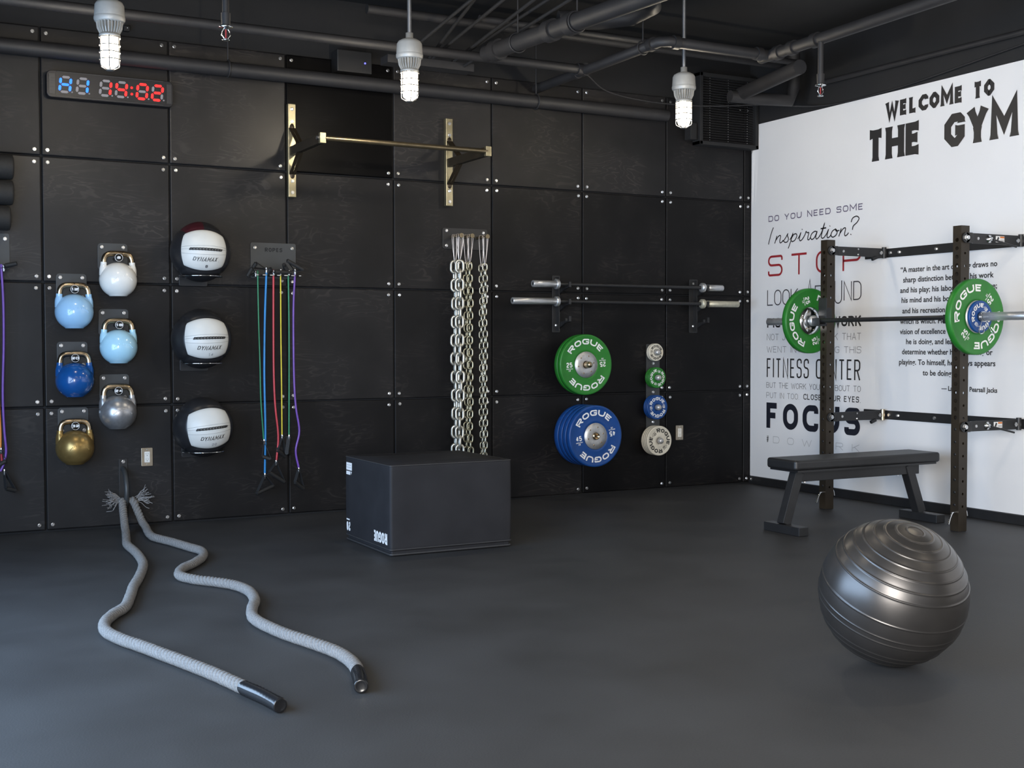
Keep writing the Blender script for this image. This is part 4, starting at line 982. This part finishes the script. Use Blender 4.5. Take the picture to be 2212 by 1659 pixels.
# strip with the small plates
CXs = 4.447
t = thing('plate_strip', 'tall dark wall strip with four pegs for the small plates', 'wall rack', (CXs, 0, .30))
plate_on_wall('back_plate', t, CXs-.062, CXs+.062, .315, 1.135, .01, M['greyplate'])
for bz in (.985, .762, .530): MB().hexbolt((CXs, -.007, bz), (0, -1, 0), .0105, .008).build('bolt', M['zinc'], t)
SM = [(1.071, .0675, .020, 2, 'rubberwhite', '2.5', -8, 'ink', 'cream', 'small cream'), (.8755, .080, .018, 3, 'rubbergreen', '5', 250, 'whiteprint', 'green', 'small green'),
      (.647, .0945, .019, 3, 'rubberblue', '5', 5, 'whiteprint', 'blue', 'small blue'), (.390, .1145, .021, 4, 'rubberwhite', '10', -48, 'ink', 'cream', 'large cream')]
for z, rad, th, n, mk, num, tl, ink, cn, ln in SM:
    d = .009
    for k in range(n):
        yf = -.009-(n-k)*th-(n-1-k)*.0008
        o = ('front', 'second', 'third', 'rearmost')[k] if n > 2 else ('front', 'rear')[k]
        if n == 3: o = ('front', 'middle', 'rear')[k]
        plate('change_plate', CXs, yf, z, rad, th, mk, '%s plate of the %s stack on the wall strip' % (o, ln), tl, text=(k == 0), num=num.replace('.', ''), ink=ink, small=True, group='small plates on the wall strip', bore=.0245)
    yf = -.009-n*th
    mb = MB(); mb.lathe([(0, -yf+.040), (.010, -yf+.039), (.018, -yf+.034), (.0225, -yf+.024), (.0225, .007), (0, .007)], Matrix.Translation((CXs, 0, z)) @ SIDE, 22); mb.build('peg', M['steel'], t)

# ================================================================= battle ropes
t = thing('rope_anchor', 'black wall anchor plate with a half ring holding the ropes', 'anchor', (.456, 0, .05))
plate_on_wall('back_plate', t, .430, .481, .06, .427, .004, M['blackmetal'])
MB().hexbolt((.457, -.007, .408), (0, -1, 0), .0105, .009).build('bolt', M['zinc'], t)
MB().tube([(.452-.004*i/20, -.005-.135*math.sin(PI*i/20), .232+.135*math.cos(PI*i/20)) for i in range(21)], .0155, 16).build('ring', M['greyplate'], t)
def rope(pts, label, sleeve_from, fray_at, fray_dir, fray_n):
    C = smooth_path(pts, 24); # resample evenly
    d = [0]
    for a, b in zip(C, C[1:]): d.append(d[-1]+(b-a).length)
    L = d[-1]; step = .0052; n = int(L/step); Q = []; j = 0
    for i in range(n+1):
        s = L*i/n
        while j < len(d)-2 and d[j+1] < s: j += 1
        f = (s-d[j])/max(1e-9, d[j+1]-d[j]); Q.append(C[j].lerp(C[j+1], f))
    t = thing('battle_rope', label, 'rope', pts[-1], 'battle ropes')
    mb = MB(); frames = []; prev = None
    for i in range(n+1):
        tt = (Q[min(i+1, n)]-Q[max(i-1, 0)]).normalized()
        if prev is None: prev = Vector((1, 0, 0))
        nr = (prev-tt*prev.dot(tt)).normalized(); prev = nr; frames.append((nr, tt.cross(nr)))
    pitch = .066
    ns = int((n+1)*(1-sleeve_from/L)) 
    for k in range(3):
        path = []
        for i in range(ns):
            ph = 2*PI*(L*i/n)/pitch+2*PI*k/3; a, b = frames[i]; path.append(Q[i]+(a*math.cos(ph)+b*math.sin(ph))*.0122)
        mb.tube(path, [.0122+.0004*math.sin(i*.37+k) for i in range(ns)], 8)
    mb.build('rope_body', M['rope'], t)
    # shrink sleeve over the end, showing the lay of the rope
    seg = 36; mb = MB(); rings = []; rr = []
    idx = list(range(max(0, ns-3), n+1, 2))
    for i in idx:
        a, b = frames[i]; ring = []
        for q in range(seg):
            th = 2*PI*q/seg; ph = 2*PI*(L*i/n)/pitch
            r = .0238+.0013*math.cos(3*(th-ph)); ring.append(Q[i]+(a*math.cos(th)+b*math.sin(th))*r)
        rings.append(ring)
    a, b = frames[n]; tt = a.cross(b); tt = (Q[n]-Q[n-1]).normalized()
    for r, h in ((.0235, .003), (.021, .006), (.016, .004), (.008, .003)): rings.append([Q[n]+tt*h+(a*math.cos(2*PI*q/seg)+b*math.sin(2*PI*q/seg))*r for q in range(seg)])
    vs = [p for rg in rings for p in rg]; fs = [(i*seg+q, i*seg+(q+1) % seg, (i+1)*seg+(q+1) % seg, (i+1)*seg+q) for i in range(len(rings)-1) for q in range(seg)]
    fs.append(tuple((len(rings)-1)*seg+q for q in range(seg)))
    mb.add(vs, fs, 0, True); mb.build('grip_sleeve', M['shrink'], t)
    # frayed strands
    mb = MB(); f0 = Vector(fray_at); fd = Vector(fray_dir).normalized()
    for k in range(fray_n):
        dv = (fd+Vector((random.uniform(-.5, .5), random.uniform(-.45, .3), random.uniform(-.75, .75)))).normalized(); ln = random.uniform(.055, .10)
        p0 = f0+Vector((random.uniform(-.012, .012), random.uniform(-.012, .012), random.uniform(-.02, .02)))
        pts2 = [p0, p0+dv*ln*.35+Vector((0, 0, .008)), p0+dv*ln*.7+Vector((random.uniform(-.008, .008), random.uniform(-.008, .008), random.uniform(-.008, .008))), p0+dv*ln+Vector((random.uniform(-.012, .012), random.uniform(-.012, .012), random.uniform(-.012, .012)))]
        if pts2[-1].y > -.004: pts2 = [Vector((p.x, min(p.y, -.005), p.z)) for p in pts2]
        mb.tube(smooth_path(pts2, 3), [.0024]+[.0019]*8+[.0009], 5, caps=False) if False else mb.tube(smooth_path(pts2, 3), .0017, 5, caps=False)
    mb.build('frayed_strands', M['fray'], t)
r1 = [(.429, -.112, .172), (.424, -.135, .172), (.416, -.20, .120), (.404, -.30, .064), (.388, -.42, .030), (.350, -.64, .024), (.311,-.873,.024),(.300,-1.189,.024),(.264,-1.523,.024),(.182,-1.850,.024),(.105,-2.097,.024),(.044,-2.330,.024),(-.018,-2.540,.024),(-.091,-2.671,.024),(-.145,-2.803,.024),(-.168,-2.960,.024),(-.145,-3.110,.024),(-.099,-3.263,.024),(-.056,-3.416,.024),(-.016,-3.562,.024),(.025,-3.715,.024),(.060,-3.870,.024),(.089,-4.014,.024),(.113,-4.127,.024),(.127,-4.235,.024)]
r2 = [(.478, -.108, .180), (.492, -.125, .170), (.512, -.155, .110), (.528, -.20, .052), (.530, -.30, .030), (.505,-.50,.024),(.500,-.680,.024),(.546,-.865,.024),(.590,-1.092,.024),(.622,-1.280,.024),(.582,-1.465,.024),(.499,-1.623,.024),(.404,-1.764,.024),(.354,-1.930,.024),(.391,-2.064,.024),(.461,-2.175,.024),(.524,-2.303,.024),(.541,-2.471,.024),(.508,-2.666,.024),(.448,-2.833,.024),(.405,-2.998,.024),(.408,-3.174,.024),(.435,-3.353,.024),(.469,-3.497,.024),(.500,-3.634,.024),(.512,-3.753,.024),(.503,-3.886,.024),(.463,-4.041,.024),(.425,-4.155,.024)]
rope(r1, 'grey battle rope on the left, its black end nearest the viewer', .235, (.405, -.125, .185), (-1, -.25, .25), 46)
rope(r2, 'grey battle rope on the right, zigzagging between its twin and the box', .170, (.515, -.10, .180), (1, -.15, .35), 24)

# ================================================================= plyo box
BX0, BX1, BY0, BY1, BH = 1.497, 2.230, -1.822, -1.146, .490
t = thing('plyo_box', 'black soft vinyl covered jump box standing on the floor', 'jump box', ((BX0+BX1)/2, (BY0+BY1)/2, 0))
mb = MB(); n = 14; cx, cy = (BX0+BX1)/2, (BY0+BY1)/2; hx, hy = (BX1-BX0)/2, (BY1-BY0)/2
outline = []
rc = .016
for sx, sy, a0 in ((1, 1, 0), (-1, 1, 90), (-1, -1, 180), (1, -1, 270)):
    for k in range(6): outline.append((sx*(hx-rc)+rc*math.cos(R(a0+18*k)), sy*(hy-rc)+rc*math.sin(R(a0+18*k))))
# subdivide the straight runs
full = []
for i in range(len(outline)):
    a, b = Vector(outline[i]), Vector(outline[(i+1) % len(outline)]); m_ = 12 if (b-a).length > .1 else 1
    for k in range(m_): full.append(a.lerp(b, k/m_))
zs = [.030, .036, .05, .10, .18, .27, .36, .43, .465, .480, .4875]
vs = []
for z in zs:
    f = 1+.006*math.sin(PI*(z-.03)/.46); e = 1.0
    if z < .035: e = .992
    if z > .484: e = .994
    for p in full: vs.append(Vector((cx+p.x*f*e, cy+p.y*f*e, z)))
nf = len(full); fs = [(i*nf+q, i*nf+(q+1) % nf, (i+1)*nf+(q+1) % nf, (i+1)*nf+q) for i in range(len(zs)-1) for q in range(nf)]
mb.add(vs, fs, 0, True)
top = [Vector((cx+p.x*.985, cy+p.y*.985, .490)) for p in full]; mid = [Vector((cx+p.x*.5, cy+p.y*.5, .493)) for p in full]
b0 = len(mb.v); base = (len(zs)-1)*nf
mb.v += [tuple(p) for p in top+mid]+[(cx, cy, .494)]
for q in range(nf):
    q2 = (q+1) % nf
    for f_ in ((base+q, base+q2, b0+q2, b0+q), (b0+q, b0+q2, b0+nf+q2, b0+nf+q), (b0+nf+q, b0+nf+q2, b0+2*nf)): mb.f.append(f_); mb.m.append(0); mb.sm.append(True)
mb.build('cover', M['softbox'], t)
mb = MB(); mb.tube([Vector((cx+p.x*1.0, cy+p.y*1.0, .487)) for p in full], .0035, 6, closed=True); mb.tube([Vector((cx+p.x*1.0, cy+p.y*1.0, .036)) for p in full], .004, 6, closed=True)
mb.build('seam_piping', M['piping'], t)
mb = MB(); mb.box((cx, cy, .0145), (2*hx-.02, 2*hy-.02, .029)); mb.build('base', M['softbox'], t, bevel=.006)
mb = MB(); mb.tube([Vector((cx+p.x*.99, cy+p.y*.99, .010)) for p in full], .006, 6, closed=True); mb.build('base_flap', M['piping'], t)
def leftface(u, v): 
    """u runs from the near edge to the far edge of the box's left face"""
    f = 1+.006*math.sin(PI*max(0, v-.03)/.46); return Vector((cx-hx*f-.0016, cy-hy+u, v))
mb = MB(); put_letters(mb, letters('ROGUE', 0, .195, 0, .060, .0135, gap=.14, r=.02), lambda u, v: leftface(.040+u, .118-v)); mb.build('lettering', M['whiteprint'], t, normals=False)
mb = MB(); put_letters(mb, letters('20', 0, .058, 0, .052, .013, gap=.18, r=.02), lambda u, v: leftface(.597+u, .112-v))
put_letters(mb, ribbon([(.605, .126), (.655, .126)], .008, False), leftface); mb.build('numerals', M['whiteprint'], t, normals=False)
mb = MB(); put_letters(mb, [[Vector(p) for p in ((.565, .412), (.655, .412), (.655, .456), (.565, .456))]], leftface)
put_letters(mb, [[Vector(p) for p in ((.590, .386), (.655, .386), (.655, .406), (.590, .406))], [Vector(p) for p in ((.566, .406), (.584, .406), (.575, .388))]], leftface)
lb_ = mb.build('care_label', M['whiteprint'], t, normals=False)
mb = MB()
for z in (.428, .442): put_letters(mb, ribbon([(.575, z), (.648, z)], .0022, False), lambda u, v: leftface(u, v)+Vector((-.0006, 0, 0)))
mb.build('label_print', M['t_light'], lb_, normals=False)

# ================================================================= exercise ball
BC = Vector((2.213, -4.718, .2585)); rB = .2585
ax = (RT*(27/157)+UP*(140/157)-FW*(66/157)).normalized()
ridges = [6.7, 14.5, 22.8, 31, 39.5, 48, 57, 65.5, 86, 99, 104.5, 120, 127, 137, 142, 153, 163, 172]
prof = []
for k in range(0, 541):
    a = k/3.0; dr = 0
    for g in ridges:
        d_ = (a-g)/.62
        if abs(d_) < 3: dr += .0021*math.exp(-d_*d_)
    prof.append((max(0, (rB-.002+dr)*math.sin(R(a))), (rB-.002+dr)*math.cos(R(a))))
prof[0] = (0, prof[0][1]); prof[-1] = (0, prof[-1][1])
T = Matrix.Translation(BC) @ ax.to_track_quat('Z', 'Y').to_matrix().to_4x4()
mb = MB(); mb.lathe(prof, T, 96)
tag(mb.build('exercise_ball', M['ball']), 'big glossy anthracite exercise ball with raised rings on the floor', 'exercise ball')

# ================================================================= folding rack
rk = thing('squat_rack', 'wall-mounted folding squat rack with two punched uprights', 'squat rack', (5.1, -2.05, 0))
UX0, UX1, UZ = 4.829, 4.900, 1.842
def holed_face(mb, mp, wd, L0, L1, holes, r):
    """strip of width wd (u from -wd/2) and length L0..L1 (v) with round holes; mp(u, v, d)"""
    n = 16; cur = L0
    for v in sorted(holes)+[None]:
        if v is None:
            mb.add([mp(-wd/2, cur, 0), mp(wd/2, cur, 0), mp(wd/2, L1, 0), mp(-wd/2, L1, 0)], [(0, 1, 2, 3)]); break
        a, b = v-r*1.25, v+r*1.25
        mb.add([mp(-wd/2, cur, 0), mp(wd/2, cur, 0), mp(wd/2, a, 0), mp(-wd/2, a, 0)], [(0, 1, 2, 3)])
        ins, outs, deep = [], [], []
        for k in range(n):
            th = 2*PI*k/n; c, s_ = math.cos(th), math.sin(th)
            ins.append(mp(r*c, v+r*s_, 0)); deep.append(mp(r*c, v+r*s_, -.005))
            q = min((wd/2)/abs(c) if abs(c) > 1e-6 else 9, (r*1.25)/abs(s_) if abs(s_) > 1e-6 else 9)
            outs.append(mp(q*c, v+q*s_, 0))
        mb.add(ins+outs+deep, [(k, (k+1) % n, n+(k+1) % n, n+k) for k in range(n)]+[(2*n+k, 2*n+(k+1) % n, (k+1) % n, k) for k in range(n)])
        # corners of the square cell
        for sx in (-1, 1):
            for sy in (-1, 1):
                cpt = mp(sx*wd/2, v+sy*r*1.25, 0); ks = [k for k in range(n)]
                th = math.atan2(sy*r*1.25, sx*wd/2) % (2*PI); k0 = int(th/(2*PI)*n) % n
                mb.add([outs[k0], outs[(k0+1) % n], cpt], [(0, 1, 2)])
        cur = b
for yc, side in ((-1.486, 'far'), (-2.633, 'near')):
    wy = .062; wx = UX1-UX0; xm = (UX0+UX1)/2
    big = [UZ-.085-k*.0508 for k in range(22)]+[.62-k*.0762 for k in range(7)]
    small_ = [UZ-.165-k*.0762 for k in range(21)]
    mb = MB()
    holed_face(mb, lambda u, v, d: Vector((UX0-d, yc-u, v)), wy, .004, UZ, [z for z in big if z > .66], .0125)
    mb2 = MB()
    holed_face(mb, lambda u, v, d: Vector((UX1+d, yc+u, v)), wy, .004, UZ, [z for z in big if z > .66], .0125)
    holed_face(mb, lambda u, v, d: Vector((xm+u, yc-wy/2-d, v)), wx, .004, UZ, small_, .0078)
    holed_face(mb, lambda u, v, d: Vector((xm-u, yc+wy/2+d, v)), wx, .004, UZ, small_, .0078)
    mb.add([(UX0, yc-wy/2, UZ), (UX1, yc-wy/2, UZ), (UX1, yc+wy/2, UZ), (UX0, yc+wy/2, UZ)], [(0, 1, 2, 3)])
    up = mb.build('upright', M['upright'], rk, normals=False)
    mb = MB()
    for z in [z for z in big if z < .66]: mb.lathe([(0, .0006), (.0085, .0006), (.0085, 0)], Matrix.Translation((UX0, yc, z)) @ Matrix.Rotation(R(-90), 4, 'Y'), 14)
    mb.build('lower_holes', M['ink'], up)
    mb = MB()
    for k, z in enumerate(big[:20]):
        nmb = str(20-k); wn = .0055*len(nmb)
        put_letters(mb, letters(nmb, -wn, wn, z+.019, z+.029, .0018, gap=.3, r=.002), lambda u, v: Vector((UX0-.0006, yc+.012-u, v)))
    mb.build('stamped_numerals', M['ink'], up, normals=False)
    # foot, spring pin
    MB().box((xm, yc, .006), (wx-.004, wy-.004, .012)).build('foot', M['plastic'], rk)
    MB().tube(smooth_path([(xm, yc-.01, .118), (UX0-.012, yc-.012, .120), (UX0-.035, yc-.016, .116), (UX0-.058, yc-.022, .092), (UX0-.080, yc-.028, .052)], 4), .006, 10).build('lock_pin', M['chrome'], rk)
    MB().tube([(UX1-.01, yc-.005, .128), (UX1+.020, yc-.005, .130), (UX1+.024, yc-.008, .118), (UX1+.028, yc-.010, .090)], .004, 8).build('pin_lever', M['chrome'], rk)
    for zA in (1.770, .634):
        ya = yc-wy/2-.006
        pts = [(xm, ya), (UX1+.015, ya), (UX1+.035, ya+.016), (UX1+.05, ya+.020), (XR-.03, ya+.020)]
        mb = MB(); h2 = .031
        L_ = [(p[0], p[1]-.004) for p in pts]; R_ = [(p[0], p[1]+.004) for p in reversed(pts)]
        mb.prism(L_+R_, lambda u, v, d: Vector((u, v, d)), zA-h2, zA+h2)
        mb.cyl((xm, ya-.004, zA), (xm, ya+.004, zA), h2, 28)
        arm = mb.build('fold_arm', M['blackmetal'], rk, bevel=.0015)
        MB().hexbolt((xm, ya-.004, zA), (0, -1, 0), .016, .016).build('pivot_bolt', M['zinc'], arm)
        MB().hexbolt((UX1+.085, ya+.016, zA), (0, -1, 0), .009, .004).build('arm_screw', M['zinc'], arm)
        if side == 'far':
            MB().box((XR-.14, ya+.012, zA-.040), (.05, .02, .022), Matrix.Rotation(R(-20), 3, 'Y')).build('latch', M['plastic'], arm, bevel=.004)
            for dz in (-.018, .018): MB().hexbolt((UX1+.22, ya+.016, zA+dz), (0, -1, 0), .006, .004).build('arm_screw', M['zinc'], arm)
        xs = UX1+.16
        if side == 'near':
            mb = MB(); mb.lathe([(0, .022), (.010, .022), (.012, .010), (.024, .006), (.024, 0)], Matrix.Translation((xs+.02, ya+.016, zA)) @ SIDE, 20); mb.build('detent_pin', M['chrome'], arm)
            mb = MB(); mb.lathe([(0, .002), (.010, .002), (.010, 0)], Matrix.Translation((UX1+.085, ya+.016, zA)) @ SIDE, 16); mb.build('slot_hole', M['whiteprint'] if False else M['ledoff'], arm)
            mb = MB(); mb.box((xs+.115, ya+.0155, zA+.002), (.075, .001, .038)); st = lab(mb.build('warning_label', M['whiteprint'], arm), 'white and orange warning sticker')
            mb = MB(); mb.box((xs+.133, ya+.0148, zA+.014), (.036, .001, .010)); mb.build('label_header', M['warn'], st)
            mb = MB(); mb.box((xs+.096, ya+.0148, zA+.003), (.012, .001, .024), Matrix.Rotation(R(25), 3, 'Y')); mb.box((xs+.133, ya+.0148, zA-.002), (.032, .001, .002)); mb.box((xs+.133, ya+.0148, zA-.009), (.032, .001, .002)); mb.build('label_print', M['ink'], st)
            MB().tube([(xs+.03, ya-.004, zA-.004), (xs+.20, ya-.035, zA-.045)], .006, 10).build('pull_lever', M['plastic'], arm)
        MB().cyl((XR-.042, ya+.020, zA-.036), (XR-.042, ya+.020, zA+.040), .016, 20).build('hinge_knuckle', M['bronze' if side == 'far' and zA < 1 else 'blackmetal'], rk)
        for dx, dy in ((-.075, .004), (-.012, -.028)):
            MB().hexbolt((XR+dx, ya+.013+dy, zA), (-.5, -1, 0) if dx < -.05 else (-1, 0, 0), .013, .012).build('hinge_bolt', M['zinc'], rk)
    # J-cup
    mb = MB(); xj = UX0-.0065
    mb.box((xj, yc, 1.372), (.009, wy+.014, .150)); mb.box((xj-.030, yc, 1.262), (.070, wy+.010, .012)); mb.box((xj-.062, yc, 1.285), (.008, wy+.010, .050))
    mb.box((xj+.020, yc-wy/2-.0055, 1.34), (.05, .006, .080)); mb.box((xm-.01, yc+wy/2+.0055, 1.34), (.06, .006, .080)); mb.box((xj-.0015, yc, 1.30), (.010, wy+.010, .08))
    jc = mb.build('j_cup', M['blackmetal'], rk, bevel=.0015)
for zA in (1.770, .634):
    st = MB().box((XR-.011, -2.32, zA), (.010, 2.06, .062)).build('wall_stringer', M['blackmetal'], rk, bevel=.0015)
    for y in (-1.62, -1.95, -2.20, -2.80, -3.1): MB().hexbolt((XR-.016, y, zA), (-1, 0, 0), .011, .009).build('bolt', M['zinc'], st)

# ================================================================= bar on the rack
BXc, BZc = 4.785, 1.2925; YA, YB2 = -1.425, -2.752
t = thing('barbell', 'loaded barbell resting on the rack in front of the banner', 'barbell', (BXc, (YA+YB2)/2, BZc))
MB().cyl((BXc, YA, BZc), (BXc, YB2, BZc), .0143, 20).build('shaft', M['blackmetal'], t)
mb = MB()
for a, b in ((-1.62, -1.63), (-2.55, -2.56), (-1.77, -1.775)): mb.cyl((BXc, a, BZc), (BXc, b, BZc), .0146, 20)
mb.build('knurl_marks', M['ink'], t)
MB().cyl((BXc, -1.775, BZc), (BXc, -2.13, BZc), .0146, 20).build('centre_grip', M['ink'], t)
for c, e, mm in ((YA, -.965, 'sleeve'), (YB2, -3.215, 'sleeve')):
    s = 1 if e > c else -1; T = Matrix.Translation((BXc, e, BZc)) @ Matrix.Rotation(R(90)*s, 4, 'X'); L = abs(e-c)
    sl = MB().lathe([(0, .004), (.012, .004), (.014, 0), (.0225, 0), (.025, .003), (.025, L), (0, L)], T, 28).build('sleeve', M[mm], t)
    MB().lathe([(0, L), (.036, L), (.037, L+.004), (.037, L+.020), (.031, L+.026), (.020, L+.030), (0, L+.030)], T, 28).build('collar', M['steel'], t)
plate('bumper_plate', BXc, -1.412, BZc, .2235, .045, 'rubbergreen', 'green 25 plate on the far end of the racked bar', 105, num='25', steel='chrome', group='plates on the racked bar')
plate('bumper_plate', BXc, -2.832, BZc, .2235, .045, 'rubbergreen', 'green 25 plate on the near end of the racked bar', 45, num='25', group='plates on the racked bar')
plate('change_plate', BXc, -2.856, BZc, .0945, .020, 'rubberblue', 'small blue plate against the near green plate on the bar', 48, num='5', small=True, group='plates on the racked bar', bore=.0252)
t = thing('spring_clip', 'chrome wire spring clip on the near end of the bar', 'clip', (BXc, -2.87, BZc))
mb = MB(); pts = []
for k in range(61): a = 2*PI*2.2*k/60-PI/2; pts.append((BXc+.0285*math.cos(a), -2.862-.022*k/60, BZc+.0285*math.sin(a)))
mb.tube(pts, .0028, 8); mb.build('coil', M['chrome'], t)
for s, yk in ((-1, -2.862), (1, -2.884)):
    mb = MB(); mb.tube(smooth_path([(BXc+s*.006, yk, BZc-.030), (BXc+s*.022, yk-.008, BZc-.060), (BXc+s*.038, yk-.012, BZc-.085), (BXc+s*.042, yk-.03, BZc-.100), (BXc+s*.030, yk-.040, BZc-.092), (BXc+s*.018, yk-.030, BZc-.062)], 4), .0028, 8); mb.build('squeeze_handle', M['chrome'], t)

# ================================================================= bench
t = thing('weight_bench', 'black flat weight bench with a padded top by the rack', 'bench', (4.5, -2.14, 0))
mb = MB(); mb.prism(rrect(3.915, 5.118, -2.262, -1.985, .025), lambda u, v, d: Vector((u, v, d)), .378, .440); mb.build('pad', M['pad'], t, bevel=.016, bseg=4)
MB().box((4.515, -2.123, .372), (1.15, .25, .012)).build('pad_board', M['plastic'], t)
MB().box((4.505, -2.150, .335), (1.02, .052, .070)).build('spine', M['blackmetal'], t, bevel=.003)
for xf, xt, sgn in ((3.905, 4.02, 1), (5.03, 4.925, -1)):
    MB().bar((xf, -2.165, .05), (xt, -2.150, .36), .062, .060, upv=(1, 0, 0)).build('leg', M['blackmetal'], t, bevel=.003)
    MB().box((xf, -2.185, .027), (.074, .318, .052)).build('foot', M['blackmetal'], t, bevel=.003)
for x in (4.08, 4.85): MB().hexbolt((x, -2.150, .300), (0, 0, -1), .009, .010).build('bolt', M['zinc'], t)
